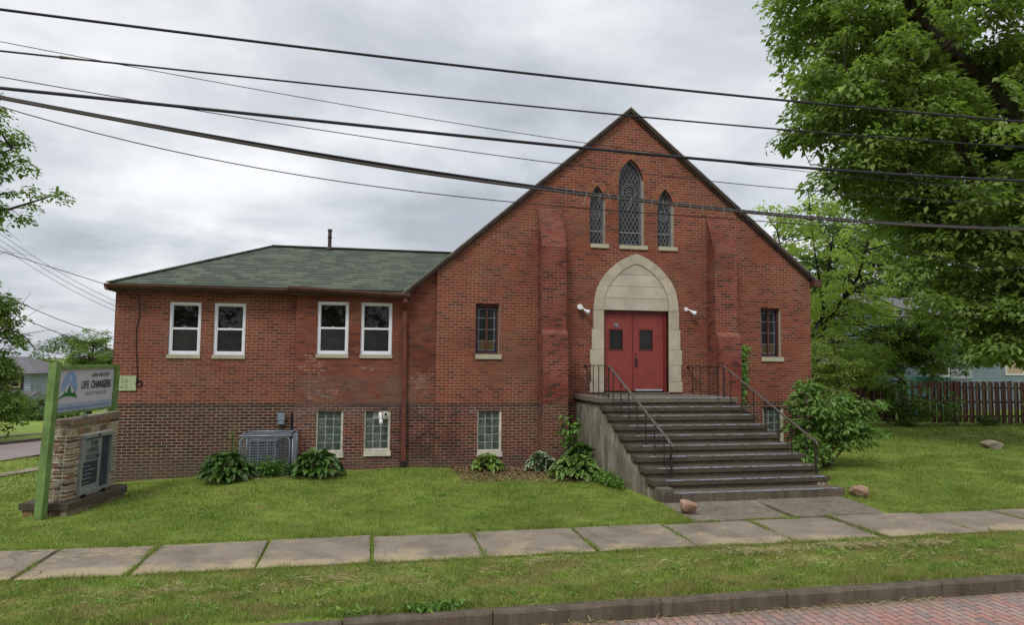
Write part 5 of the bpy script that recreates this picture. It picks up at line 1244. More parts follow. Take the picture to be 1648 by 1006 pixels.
HR = thing('blue_grey_house', 'blue-grey sided house behind the red fence under the big tree', 'house', (32, 34, 0))
mb = MB(); mb.box(28.6, 44, 33, 42, -.3, 4.2); mb.build('wall', M_bluesid, HR)
mb = MB(); slab(mb, [(28.1, 32.4, 4.15), (44.5, 32.4, 4.15), (44.5, 37.5, 6.6), (28.1, 37.5, 6.6)], .12); slab(mb, [(44.5, 42.6, 4.15), (28.1, 42.6, 4.15), (28.1, 37.5, 6.6), (44.5, 37.5, 6.6)], .12); mb.build('roof', M_roofg, HR)
mb = MB(); mb.prismX([(33, 4.2), (37.5, 6.5), (42, 4.2)][::-1], 28.6, 28.65); mb.build('gable', M_bluesid, HR)
MB().box(28.1, 44.5, 32.32, 32.42, 3.9, 4.12).build('fascia', M_trimw, HR)
def hwin(x0, x1, y, z0, z1, par, pane=M_sglass, fr=M_trimw, b=.1):
    mb = MB(); mb.box(x0-b, x0, y-.06, y-.002, z0-b, z1+b); mb.box(x1, x1+b, y-.06, y-.002, z0-b, z1+b); mb.box(x0, x1, y-.06, y-.002, z1, z1+b); mb.box(x0, x1, y-.06, y-.002, z0-b, z0); mb.box(x0, x1, y-.05, y-.012, (z0+z1)/2-.04, (z0+z1)/2+.04)
    o = mb.build('window', fr, par); MB().box(x0, x1, y-.03, y-.01, z0, z1).build('pane', pane, o)
hwin(29.9, 31.4, 33, 1.9, 3.3, HR); hwin(35.3, 36.4, 33, 2.0, 3.4, HR, M_tan)
MB().box(31.6, 33.0, 32.94, 32.995, 1.7, 3.6).build('grey_board', simple('grey_board', (.33, .36, .38), .7, .15, 3), HR)
GA = thing('garden_shed', 'low grey-roofed shed with a dark opening behind the fence', 'shed', (27, 34, 0))
MB().box(24.4, 28.3, 35.2, 38, -.2, 2.5).build('wall', M_burnt_shade, GA); mb = MB(); slab(mb, [(24.0, 34.6, 2.55), (28.5, 34.6, 2.55), (28.5, 38.2, 3.5), (24.0, 38.2, 3.5)], .1); mb.build('roof', M_roofg, GA)  # near-black wall colour stands in for the shade inside the shed's opening
MB().box(24.0, 28.5, 34.55, 34.6, 2.42, 2.56).build('fascia', M_trimw, GA)
mb = MB(); mb.solid([(25.3, 28.3, 1.0), (27.4, 28.1, 1.0), (27.5, 29.5, 1.0), (25.2, 29.6, 1.0)], [(25.4, 28.5, 1.88), (27.2, 28.4, 1.82), (27.2, 29.3, 1.98), (25.5, 29.3, 1.93)]); mb.box(25.3, 25.4, 28.4, 29.4, 0, 1.0); mb.box(27.3, 27.4, 28.4, 29.4, 0, 1.0)
tag(mb.build('covered_pile', M_tarp), 'teal tarpaulin heap showing above the fence', 'tarp')

# ------------------------------------------------------------------ left houses
def house(name, label, x0, x1, y0, y1, z0, ze, zr, wallm, roofm, grp=None):
    t = thing(name, label, 'house', ((x0+x1)/2, y0, z0), grp); MB().box(x0, x1, y0, y1, z0-1, ze).build('wall', wallm, t)
    mb = MB(); o = .6; xm_ = (x0+x1)/2; ym = (y0+y1)/2; A_ = [(x0-o, y0-o, ze), (x1+o, y0-o, ze), (x1+o, y1+o, ze), (x0-o, y1+o, ze)]; R0 = (xm_-.8, ym, zr); R1 = (xm_+.8, ym, zr)
    mb.face([A_[0], A_[1], R1, R0]); mb.face([A_[1], A_[2], R1]); mb.face([A_[2], A_[3], R0, R1]); mb.face([A_[3], A_[0], R0]); mb.face(A_[::-1]); mb.build('roof', roofm, t); return t
h1 = house('burnt_house', 'fire-damaged pale blue two-storey house with grey hip roof across the side street', -32.0, -26.2, 62, 70, -2.3, 1.05, 2.35, M_bluelt, M_roofg)
mb = MB(); mb.box(-28.1, -26.7, 61.93, 61.99, -.25, 1.0); mb.box(-32.02, -28.1, 61.94, 61.99, -.9, 1.04); mb.build('scorched_boards', M_burnt_shade, h1)
hwin(-27.55, -26.95, 61.93, 0., .85, h1, M_dark, M_ragged, .08); hwin(-28.9, -28.3, 61.95, -1.9, -.6, h1, M_ply, M_burnt_shade, .08)
MB().box(-27.45, -26.6, 61.9, 61.98, -2.3, -.9).build('boarded_door', M_ply, h1)
mb = MB(); slab(mb, [(-28.2, 59.6, -.85), (-25.4, 59.6, -.85), (-25.4, 62, -.3), (-28.2, 62, -.3)], .1); mb.build('porch_roof', M_roofg, h1)
for x in (-27.9, -25.7): MB().box(x, x+.14, 59.8, 59.95, -3.2, -.94).build('porch_post', M_trimw, h1)
h2 = house('neighbour_house', 'pale house with light grey roof behind the burnt house', -28.5, -22.0, 76, 84, -3.0, -.4, 1.3, M_palesid, simple('pale_grey_roof', (.27, .27, .29), .9, .2, 3))
hwin(-25, -24.2, 76, -.8, .1, h2, M_dark)

# ------------------------------------------------------------------ trees
CAMv = np.array([0, 0, 2.67])
limb1 = [(23.9, 20.3, -.2), (23.5, 20.2, 3), (23.0, 20.1, 7), (22.35, 20, 10.2), (22.15, 20, 11.3), (21.1, 19.9, 12.3), (19.8, 20, 13.3), (18.0, 20.1, 15.0), (16.8, 20.2, 17)]
limb2 = [(23.0, 20.1, 7.0), (21.4, 19.9, 8.0), (20.1, 19.8, 9.0), (19.6, 19.8, 9.9)]
limb3 = [(23.0, 20.1, 7), (21.0, 19.8, 6.7), (18.8, 19.3, 7.0), (17.2, 19, 7.4)]
limb4 = [(22.35, 20, 10), (24, 19, 13), (26, 18.5, 16)]; limb5 = [(19.8, 20, 13.3), (17.5, 19.3, 12.6), (15, 19.5, 11.9)]; limb6 = [(23.2, 20.1, 5), (24.5, 18.5, 5.5), (26, 17.5, 6.3)]
def near_line(P, path, rad, front=6):
    """points that would hang directly on the street side of a bare limb"""
    P = np.atleast_2d(P); out = np.zeros(len(P), bool)
    for q in dens(path, 5):
        v = q-CAMv; L_ = np.linalg.norm(v); v = v/L_; w = P-CAMv; t = w@v; d = np.linalg.norm(w-t[:, None]*v, axis=1)*(L_/np.maximum(t, 1)); out |= (d < rad) & (t < L_+.2) & (t > 2)
    return out
lrej = lambda P: near_line(P, limb1[4:8], .27) | near_line(P, limb2[2:4], .12)
tree('big_maple', 'large leafy maple with a dark curving limb overhanging the lawn at right', 'tree', (23.9, 20.3, 0),
     [(limb1, .40, .13), (limb2, .30, .20), (limb3, .12, .03), (limb4, .2, .08), (limb5, .13, .04), (limb6, .16, .06)],
     [(17.9, 20, 13.4, 4.3, 4, 3.4), (16.1, 19.5, 11.2, 2.8, 3, 2.3), (16.3, 19.3, 9.0, 2.3, 2, 1.5), (18.6, 18.7, 8.9, 3.8, 3, 2.3), (19.3, 18.2, 6.1, 3.1, 2.6, 2.2), (19.6, 17.6, 4.0, 2.4, 2, 1.5), (17.4, 18.6, 5.6, 1.7, 1.6, 1.7), (20.8, 17.6, 3.9, 2.0, 1.8, 1.1), (22.4, 17.5, 6.6, 3.5, 3, 2.6), (22.5, 19, 10.4, 3.5, 3.5, 3), (21.5, 20.6, 15.5, 4.5, 4, 3.5), (16.4, 20.5, 15.3, 2.8, 3, 2.4), (21.5, 22.5, 10, 3, 3, 4)],
     1050, 1.0, 165000, .20, .55, L_maple, M_bark, 1, frac=.10, flat=.36, lrej=lrej, up=.75)
tree('light_green_tree', 'pale green spring tree with open crown behind the church corner', 'tree', (19.8, 28.5, 0),
     [([(19.8, 28.5, -.2), (19.9, 28.4, 2.5), (20.4, 28.3, 5), (20.8, 28.2, 8)], .2, .05), ([(19.9, 28.4, 3), (18.4, 28, 6), (17.9, 28, 8.5)], .11, .03), ([(20.2, 28.3, 4), (22, 28, 6.5), (22.8, 28, 9)], .12, .03), ([(20.4, 28.3, 5), (19.8, 28, 7.5), (19.6, 28, 9)], .06, .015)],
     [(20.0, 28.2, 7.2, 3.0, 2.6, 3.6), (18.0, 28.0, 8.2, 1.5, 1.5, 2.0), (22.4, 28, 6.4, 2.6, 2, 2.8), (20, 28.3, 4.0, 3.2, 2, 2), (23.5, 29, 4.0, 2.5, 2, 2)], 300, .55, 15000, .17, .5, L_light, M_bark2, 2, frac=.5, flat=.5, shell=.35, up=.6)
tree('backdrop_tree', 'dark leafy tree behind the pale tree and the shed', 'tree', (33, 42, 0), [([(33, 42, -.2), (33, 42, 4), (33.3, 42, 9)], .3, .1)],
     [(33.5, 42, 7.5, 5, 3.5, 5), (29, 42, 4.0, 3.6, 3, 3.2), (25, 42, 2.5, 3, 2, 2.3)], 300, 1.2, 20000, .28, .5, L_dark, M_bark2, 3)
tree('backdrop_tree', 'dark leafy tree rising behind the blue-grey house', 'tree', (39, 46, 0), [([(39, 46, -.2), (39, 46, 5), (39, 46, 11)], .35, .1)],
     [(39, 46, 10, 8, 4, 7), (46, 46, 9, 6, 4, 7), (33, 46, 8, 5, 4, 6)], 380, 1.6, 22000, .38, .5, L_dark, M_bark2, 4)
tree('feathery_shrub', 'soft feathery green shrub tree standing just behind the church corner', 'shrub', (16.9, 22.5, 0), [([(16.9, 22.5, -.1), (16.8, 22.5, 1.6), (16.6, 22.5, 3.3)], .07, .02), ([(16.9, 22.5, 0), (17.8, 22.3, 1.8), (18.3, 22.2, 2.5)], .05, .015), ([(16.9, 22.5, 0), (15.9, 22.4, 1.8), (15.7, 22.3, 2.9)], .05, .015)],
     [(16.6, 22.4, 2.6, 1.35, 1.2, 1.25), (17.7, 22.3, 2.85, .9, .9, .6), (15.8, 22.3, 1.8, .9, 1, 1.3), (15.9, 22.2, 1.0, 1.0, .9, .8)], 210, .42, 17000, .12, .3, L_feather, M_bark2, 5, flat=.35, droop=.25)
tree('leafy_shrub', 'broad-leaved green shrub beside the foot of the steps at the church corner', 'shrub', (11.25, 15.6, 0), [([(11.25, 15.6, -.05), (11.3, 15.5, .5), (11.5, 15.4, 1.3)], .03, .01), ([(11.2, 15.6, 0), (10.9, 15.6, .8), (10.7, 15.6, 1.6)], .025, .008), ([(11.25, 15.6, 0), (11.8, 15.4, .7), (12.1, 15.4, 1.2)], .025, .008), ([(11.3, 15.6, 0), (11.2, 15.7, 1), (11.3, 15.8, 1.9)], .02, .008)],
     [(11.3, 15.6, 1.35, .75, .6, .7), (11.75, 15.4, 1.0, .75, .5, .55), (10.75, 15.7, 1.25, .45, .4, .75), (11.3, 15.5, .6, .65, .5, .35), (10.95, 15.9, 1.9, .35, .3, .35), (10.5, 15.4, .55, .4, .35, .4), (12.15, 15.3, 1.5, .4, .35, .25)], 165, .25, 7000, .13, .42, L_shrub, M_bark, 6, frac=.7, flat=.45, shell=.4)
tree('fence_bush', 'rounded green bush against the left part of the red fence', 'bush', (21.6, 25.0, 0), [([(21.6, 25, -.05), (21.6, 25, .8), (21.8, 25, 1.7)], .03, .01)],
     [(21.6, 24.9, 1.0, .9, .7, .95), (22.4, 24.9, .7, .8, .5, .6), (21.1, 25.6, 1.9, .8, .6, .7)], 90, .36, 4600, .13, .45, L_mid, M_bark2, 7)
weeds('fence_sapling', 'young sapling growing in front of the middle of the red fence', 'sapling', (23.9, 24.9, 0), (.75, .3, 1), 1.55, 300, .17, L_shrub, 31, 9, .45, 'saplings along the red fence')
weeds('fence_sapling', 'taller sapling covering the right part of the red fence', 'sapling', (27.2, 24.0, 0), (.9, .35, 1), 1.7, 520, .18, L_shrub, 32, 14, .45, 'saplings along the red fence')
weeds('fence_sapling', 'low sapling at the foot of the red fence between two taller ones', 'sapling', (25.4, 24.6, 0), (.9, .25, 1), .7, 400, .13, L_dark, 33, 14, .45, 'saplings along the red fence')
tree('yard_tree', 'small tree behind the red fence in front of the blue-grey house', 'tree', (26.3, 29, 0), [([(26.3, 29, -.1), (26.3, 29, 2.2), (26.2, 28.8, 3.6)], .08, .03)], [(25.6, 28.7, 3.6, 2.2, 1.2, 1.1), (23.6, 28.6, 3.0, 1.6, 1.2, 1.1), (28.6, 28.2, 4.6, 1.6, 1.2, .9), (24.5, 28.2, 4.4, 1.8, 1.2, 1.0), (25.0, 27.6, 2.7, 1.9, .9, 1.0), (22.4, 28.4, 3.1, 1.5, .8, .7), (28.2, 27.8, 3.1, 1.3, .8, .7)], 235, .5, 19000, .17, .45, L_mid, M_bark2, 8, frac=.5)

# left side
tree('street_maple', 'maple whose branch tips reach in at the upper left edge above the cables', 'tree', (-15.5, 24.5, -.5), [([(-15.5, 24.5, -.6), (-15.3, 24.4, 4), (-14.5, 24.2, 7.5), (-13, 24.1, 9.5)], .3, .08), ([(-15.3, 24.4, 5), (-13, 24, 6.8), (-11, 24, 7.1), (-9.8, 24, 7.6)], .1, .02), ([(-14.5, 24.2, 7.5), (-12.4, 24, 8.3), (-11, 24, 9)], .08, .02)],
     [(-12.8, 24, 9.3, 1.95, 1.5, 2.0), (-11.6, 24, 7.5, 1.3, 1.0, 1.0), (-10.1, 24, 7.75, .75, .5, .3), (-11.1, 24, 8.9, .7, .6, .6), (-15, 24, 9, 2.5, 2, 3)], 230, .45, 19000, .14, .6, L_mid, M_bark2, 41, frac=.6, flat=.55, shell=.25)
tree('roadside_tree', 'dense low green tree at the left edge in front of the burnt house', 'tree', (-13.6, 27.5, -.6), [([(-13.6, 27.5, -.7), (-13.5, 27.5, 2), (-13.3, 27.5, 4.2)], .18, .06)],
     [(-13.3, 27.4, 2.9, 1.4, 1.3, 2.0), (-12.6, 27.2, 1.3, 1.15, 1, 1.1), (-13.5, 27.4, 4.6, 1.2, 1, .9), (-13.0, 27.2, .2, 1.1, 1, .6)], 190, .5, 17000, .15, .5, L_mid, M_bark2, 42, flat=.45)
mb = MB(); Yb = 25
for path, r0 in (([(-13.3, Yb, 3.4), (-12.1, Yb, 3.45), (-11.2, Yb, 3.4), (-10.7, Yb, 3.1), (-10.4, Yb, 2.6)], .035), ([(-11.5, Yb, 3.42), (-11.1, Yb, 3.8), (-10.9, Yb, 4.3), (-10.7, Yb, 4.6)], .018), ([(-11.2, Yb, 3.4), (-10.8, Yb, 3.8), (-10.3, Yb, 4.2)], .014), ([(-11.3, Yb, 3.6), (-11.4, Yb, 4.2), (-11.3, Yb, 4.8)], .014), ([(-10.9, Yb, 3.25), (-10.2, Yb, 3.4), (-9.8, Yb, 3.4)], .012), ([(-12.5, Yb, 5.3), (-11.5, Yb, 5.9), (-10.6, Yb, 5.8)], .012), ([(-12.5, Yb, 6.9), (-11.5, Yb, 6.6), (-11, Yb, 6.2)], .012), ([(-10.8, Yb, 3.2), (-10.6, Yb, 2.9), (-10.1, Yb, 2.7)], .01)):
    n = len(path); mb.tube(path, [r0*(1-.8*k/(n-1)) for k in range(n)], 5)
mb.tube([(-14.4, Yb+.2, -.6), (-14.2, Yb, 2), (-13.3, Yb, 3.4), (-12.5, Yb, 5.3), (-12.5, Yb, 6.9)], [.1, .08, .05, .03, .015], 6)
tag(mb.build('bare_tree', M_bark2), 'thin bare tree with twisted dead twigs left of the wing', 'tree')
for i, (nm, lab, x, y, z0, rx, rz, zc, lm, sd_) in enumerate((('distant_tree', 'rounded green tree rising just behind the yard sign', -21.2, 60, -2.2, 1.75, 2.7, 1.9, L_mid, 51), ('distant_tree', 'greyish tree touching the left edge of the wing', -18.3, 62, -2.3, 2.0, 2.9, 1.5, L_far, 52), ('distant_tree', 'dark tree behind the roof of the burnt house', -34, 92, -4, 4.5, 4.0, 1.2, L_dark, 53), ('distant_tree', 'low tree between burnt house roof and yard sign', -29.5, 95, -4, 4, 3.6, .6, L_far, 54), ('distant_tree', 'far pale tree showing between yard sign and rounded tree', -25, 100, -4, 5, 3.8, .8, L_far, 55))):
    tree(nm, lab, 'tree', (x, y, z0), [([(x, y, z0-.3), (x, y, z0+1.5), (x+.1, y, zc+rz*.5)], .2, .06)], [(x, y, zc, rx, rx, rz), (x+rx*.5, y, zc-rz*.4, rx*.8, rx*.7, rz*.6), (x-rx*.5, y, zc-rz*.45, rx*.8, rx*.7, rz*.6)], 150, rx*.33, 13000, .03*rx+.12, .55, lm, M_bark2, sd_, 'trees beyond the side street', flat=.55)
for i, (x, y, r, h, lab) in enumerate(((-21.6, 47, 2.0, 1.3, 'big dark bush in front of the porch of the burnt house'), (-18.3, 46, 1.8, 1.1, 'dark bush right behind the front sign post'), (-24.5, 48, 2.2, .8, 'low bush at the far left in front of the burnt house'))):
    z0 = G(x, y); tree('roadside_bush', lab, 'bush', (x, y, z0), [([(x, y, z0-.1), (x, y, z0+.5), (x+.1, y, z0+1)], .05, .02)], [(x, y, z0+h*.55, r, r*.6, h*.8)], 60, .6, 4500, .17, .5, L_dark, M_bark2, 60+i, 'bushes across the side street')
# far tree line closing the horizon
rg = np.random.default_rng(70); pads = []
for x in np.arange(-120, 260, 3.0):
    y = 150+rg.uniform(-12, 12); z0 = G(x, y); h = rg.uniform(6, 9) if x > 0 else rg.uniform(4, 6.5)
    for k in range(5): pads.append((x+rg.normal()*2, y+rg.normal()*2, z0+h*rg.uniform(.1, .95), 2.4, 2.4, 1.9, 0, -1, .3))
ft = foliage('far_woods', None, rg, np.array(pads), 42000, .75, .6, L_far); tag(ft, kind='stuff', label='distant belt of woodland closing the horizon', cat='woods')

# ------------------------------------------------------------------ overhead cables (strung over the verge, about y = 8)
def cab(label, pts, r, mat, name='overhead_cable', Yc=8.0, ext=True):
    k = Yc/7.0; P = [(x*k, Yc, 2.67+(z-2.67)*k) for x, z in pts]; P = [Vector(p) for p in P]
    n = len(P); X_ = np.array([p.x for p in P]); Z_ = np.array([p.z for p in P]); co = np.polyfit(X_, Z_, 3 if n > 5 else 2)
    xs_ = np.linspace(X_[0]-1.5, X_[-1]+1.5, 40); Q = []
    for x in xs_:
        xc = min(max(x, X_[0]), X_[-1]); z = np.polyval(co, xc)+np.polyval(np.polyder(co), xc)*(x-xc); Q.append((x, Yc, z))
    return Q
wires = {
 'A': [(-3.37, 5.81), (-2.99, 5.79), (-2.59, 5.78), (-0.31, 5.71), (0.93, 5.68), (2.63, 5.65), (4.89, 5.63), (7.89, 5.64)],
 'B': [(-3.35, 5.42), (-2.58, 5.4), (-0.3, 5.35), (0.93, 5.33), (2.63, 5.3), (4.88, 5.29), (7.87, 5.32)],
 'C': [(-3.34, 5.17), (-2.56, 5.09), (-1.75, 5.03), (-0.25, 4.88), (1.0, 4.78), (2.21, 4.68), (3.72, 4.64), (4.87, 4.61), (6.1, 4.59), (7.84, 4.59)],
 'G': [(-3.3, 5.50), (-0.28, 5.17), (1.0, 5.06), (2.24, 4.96), (4.4, 4.84), (5.69, 4.79), (7.85, 4.76)],
 'D': [(-3.33, 5.07), (-2.56, 5.05), (-1.75, 5.03), (-0.29, 4.99), (1.0, 4.93), (2.63, 4.89), (4.25, 4.87), (5.69, 4.87), (7.85, 4.89)],
 'E': [(-3.33, 5.0), (-2.61, 4.89), (-1.75, 4.79), (-0.24, 4.64), (1.07, 4.51), (2.63, 4.39), (4.09, 4.32), (5.67, 4.29), (7.82, 4.3)],
 'F': [(-3.33, 4.89), (-2.58, 4.75), (-1.46, 4.53), (-0.36, 4.39), (0.98, 4.29), (2.63, 4.26), (4.09, 4.22), (5.67, 4.18)]}
def wire(key, label, r, mat, Yc):
    Q = cab(label, wires[key], r, mat, Yc=Yc); o = MB().tube(Q, r, 8).build('overhead_cable', mat, None, True)
    if key == 'B':
        i = min(range(len(Q)), key=lambda i: abs(Q[i][0]+3.25)); a = Vector(Q[i]); b = Vector(Q[i+1]); d = (b-a).normalized(); MB().tube([a, a+d*.03, a+d*.12, a+d*.3], [.011, .019, .014, .011], 8).build('splice', M_wire2, o)
    tag(o, label, 'cable', 'overhead cables above the verge'); return Q
QA = wire('A', 'topmost overhead cable, twisted and fairly thick', .016, M_wire, 8.0); wire('B', 'second overhead cable from the top, medium thick', .011, M_wire, 8.1)
wire('G', 'thin cable just below the second one that merges with the thick cable near the gable', .0045, M_wire, 8.3); wire('D', 'thick black cable crossing the upper part of the gable', .019, M_wire, 8.0)
wire('C', 'thin cable crossing the tips of the lancet windows', .0055, M_wire, 8.4)
# lashed bundle
Q = cab('', wires['E'], 0, None, Yc=8.2); t = thing('cable_bundle', 'lowest heavy bundle of lashed telephone cables with loose wire loops', 'cable', (0, 8.2, 5), 'overhead cables above the verge')
MB().tube(Q, .015, 8).build('upper_cable', M_wire, t, True)
gap = lambda x: .02+.022*max(0, 1-abs(x-.3)/3.2)
MB().tube([(x, y-.01, z-gap(x)) for x, y, z in Q], .016, 8).build('lower_cable', M_wire2, t, True)
MB().tube([(x, y+.02, z-gap(x)*.5) for x, y, z in Q], .012, 6).build('middle_cable', M_wire2, t, True)
rk = random.Random(6); mb = MB()
qx = np.array([q[0] for q in Q]); qz = np.array([q[2] for q in Q]); x = 2.2
while x < 6.6:
    z = float(np.interp(x, qx, qz)); r1 = .038; R = rk.choice([.0, .0, .02, .05]) ; pts = []
    for k in range(11):
        a = 2*math.pi*k/10; pts.append((x+.012*k/10+R*.5*math.sin(a), 8.2+(r1)*math.cos(a), z-.02+(r1+R)*math.sin(a)-R))
    mb.tube(pts, .0025, 4, caps=False); x += rk.uniform(.09, .19)
mb.build('lashing_loops', M_tie, t)
Q = cab('', wires['F'], 0, None, Yc=8.3); Q = [q for q in Q if q[0] < 5.7*8.3/7+.05]; e_ = Vector(Q[-1]); Q += [tuple(e_+(Vector((19.5, 17, 5.6))-e_)*k/10-Vector((0, 0, .35*math.sin(math.pi*k/10)))) for k in range(1, 11)]
tag(MB().tube(Q, .0058, 6).build('overhead_cable', M_wire, None, True), 'thin lowest cable that turns away into the big maple', 'cable', 'overhead cables above the verge')
# service wires at left
for i, (a, b, r, lab) in enumerate((((-14.0, 30, 7.15), (-9.94, 30, 4.71), .008, 'highest of three thin parallel wires left of the wing'), ((-13.99, 30, 6.91), (-9.93, 30, 4.51), .008, 'middle of three thin parallel wires left of the wing'), ((-13.98, 30, 6.67), (-9.92, 30, 4.31), .008, 'lowest of three thin parallel wires left of the wing'), ((-13.89, 30, 4.85), (-9.9, 30, 3.26), .014, 'dark wire sagging toward the wing at mid height'), ((-13.86, 30, 4.3), (-9.89, 30, 2.75), .014, 'dark wire crossing just above the distant treetops'))):
    a = Vector(a); b = Vector(b); d = b-a; s0 = a-d*.5; s1 = b+d*.55; pts = [s0+(s1-s0)*k/16-Vector((0, 0, .5*math.sin(math.pi*k/16)-.45)) for k in range(17)]
    tag(MB().tube(pts, r, 5).build('service_wire', M_wire), lab, 'wire', 'service wires left of the church')
tag(MB().tube([(-13, 18, 6.6), (-10.5, 17.6, 5.75), (-8, 17.3, 4.9), (-5.74, 16.9, 4.2)], .008, 5).build('service_drop', M_wire), 'wire running from upper left to the corner of the wing eave', 'wire')

# ------------------------------------------------------------------ grass
rg = np.random.default_rng(99)
def blades(regions, name):
    Vs = []; R = []
    for (x0, x1, y0, y1, dens_, h, w, cond) in regions:
        n = int((x1-x0)*(y1-y0)*dens_); x = rg.uniform(x0, x1, n); y = rg.uniform(y0, y1, n); k = np.ones(n, bool)
        k &= ~((x > 5.33) & (x < 9.0) & (y > 10.7) & (y < 12.3)); k &= ~((x > 5.15) & (x < 9.15) & (y > 12.2) & (y < 17)); k &= ~((y > 16.88) & (x > -5.6) & (x < 11.8)); cr_ = .05+.05*np.sin(x*2.7)*np.sin(x*7.1+1)+.04*np.sin(x*17); k &= ~((y > 9.35+cr_) & (y < 10.72-cr_*.8))
        k &= ~((x > -6.0) & (x < -5.1+(y-13.6)*.2) & (y > 13.62) & (y < 15.5))
        sdx = (x+10.1)*.85-(y-22.3)*.53; k &= ~((sdx < 0.05) & (sdx > -3.6) & (x < -6) & (y > 12))   # side road
        bed = (x > 2.3+.5*np.sin(y*4)) & (x < 5.2) & (y > 15.2+.25*np.sin(x*3)) & (rg.random(n) < .62); k &= ~bed
        if cond is not None: k &= cond(x, y)
        x, y = x[k], y[k]; n = len(x); z = gh(x, y); hh = h*rg.uniform(.5, 1.4, n)*(1+.3*np.sin(x*2.1+1.3*np.sin(y*1.7))*np.sin(y*2.7)+.35*np.sin(x*6.3+2*np.sin(y*4.1))*np.sin(y*8.3+x)); ww_ = w*rg.uniform(.7, 1.4, n); a = rg.uniform(0, 6.28, n); ln = rg.uniform(.15, .95, n)*hh; b = rg.uniform(0, 6.28, n)
        B = np.stack([x, y, z-.004], 1); Sx = np.stack([np.cos(a), np.sin(a), 0*a], 1)*ww_[:, None]/2; T = B+np.stack([np.cos(b)*ln, np.sin(b)*ln, hh], 1)
        Vs.append(np.stack([B-Sx, B+Sx, T], 1).reshape(-1, 3)); R.append(rg.random(n))
    V = np.concatenate(Vs); R = np.concatenate(R); return V, R
reg = [(-5.6, 13, 7.57, 9.42, 3800, .045, .007, None), (-4.6, 11, 7.52, 7.66, 2800, .075, .007, None), (-4.6, 11, 7.6, 8.05, 1300, .075, .008, None), (-5, 13, 9.25, 9.42, 2500, .06, .007, None), (-5.5, 13.5, 10.66, 12.5, 3000, .042, .007, None), (-5.5, 14, 10.66, 10.85, 2600, .055, .007, None), (-6.5, 15, 12.5, 14.5, 1900, .042, .009, None), (-7.5, 17, 14.5, 17, 1200, .045, .011, None),
       (11.8, 24, 17, 20, 500, .05, .016, None), (11.8, 30, 20, 25.5, 260, .055, .022, None), (-14, -5.65, 17, 26, 260, .05, .02, None), (14, 20, 11, 17, 700, .045, .012, None)]
V, R = blades(reg, 'grass'); print('blades', len(R))
tag(raw_mesh('grass', V, np.arange(len(V)).reshape(-1, 3), M_blade, None, R), kind='stuff', label='mown green grass of lawn and verge', cat='grass')
# tufts in the slab joints and along the edges
Vs = []; Rs = []
for jx in JX:
    if -6 < jx < 15:
        st_ = rg.uniform(.1, 1); n = int(850*st_); y = rg.uniform(9.35, 10.75, n); m = (np.sin(y*5+jx*7)+rg.normal(size=n)*.5) > (.6-st_); y = y[m]; x = jx+rg.normal(size=len(y))*.03; n = len(x)
        h = rg.uniform(.02, .065, n); a = rg.uniform(0, 6.28, n); b = rg.uniform(0, 6.28, n); B = np.stack([x, y, np.full(n, -.01)], 1); Sx = np.stack([np.cos(a), np.sin(a), 0*a], 1)*.004; T = B+np.stack([np.cos(b)*h*.7, np.sin(b)*h*.7, h], 1); Vs.append(np.stack([B-Sx, B+Sx, T], 1).reshape(-1, 3)); Rs.append(rg.random(n))
n = 2600; x = rg.uniform(4.9, 9.6, n); y = 10.75+rg.normal(size=n)*.03; m = np.sin(x*4)+np.sin(x*9+1) > -.2; x, y = x[m], y[m]; n = len(x)
h = rg.uniform(.015, .05, n); a = rg.uniform(0, 6.28, n); b = rg.uniform(0, 6.28, n); B = np.stack([x, y, np.full(n, -.01)], 1); Sx = np.stack([np.cos(a), np.sin(a), 0*a], 1)*.004; T = B+np.stack([np.cos(b)*h*.7, np.sin(b)*h*.7, h], 1); Vs.append(np.stack([B-Sx, B+Sx, T], 1).reshape(-1, 3)); Rs.append(rg.random(n))
n = 900; x = rg.uniform(-2, 12, n); y = 7.40-np.abs(rg.normal(size=n))*.03; m = np.sin(x*3.1)+np.sin(x*7.7+2) > .6; x, y = x[m], y[m]; n = len(x)
h = rg.uniform(.02, .06, n); B = np.stack([x, y, np.full(n, -.2)], 1); a = rg.uniform(0, 6.28, n); Sx = np.stack([np.cos(a), np.sin(a), 0*a], 1)*.004; T = B+np.stack([rg.normal(size=n)*.03, -rg.random(n)*.03, h], 1); Vs.append(np.stack([B-Sx, B+Sx, T], 1).reshape(-1, 3)); Rs.append(rg.random(n))
V = np.concatenate(Vs); tag(raw_mesh('joint_grass', V, np.arange(len(V)).reshape(-1, 3), M_blade, None, np.concatenate(Rs)), kind='stuff', label='grass and moss growing in pavement joints', cat='grass')
# straw clippings
P = []
for (cx, cy, rx, ry, n, zz) in ((5.3, 8.9, .45, .1, 420, .02), (6.9, 8.95, .7, .1, 700, .02), (8.1, 8.85, .35, .1, 300, .02), (-.4, 8.7, .5, .09, 130, .02), (2.2, 9.0, .5, .07, 120, .02), (-2.1, 8.6, .4, .1, 90, .02), (3.4, 8.5, 2.5, .4, 300, .02), (-1.0, 8.4, 2.5, .4, 250, .02), (6.5, 8.3, 2.5, .3, 250, .02), (5.2, 7.38, 2.2, .06, 350, -.19), (2.2, 7.37, .9, .05, 160, -.19), (-2.0, 15.8, .8, .12, 160, .02), (4, 14.6, 1.2, .4, 160, .02), (10.2, 12.9, .6, .6, 180, .02)):
    q = rg.normal(size=(n, 2))*[rx*.6, ry*.7]; P.append(np.stack([cx+q[:, 0], cy+q[:, 1], np.full(n, zz)+rg.random(n)*.02+0*q[:, 0]], 1))
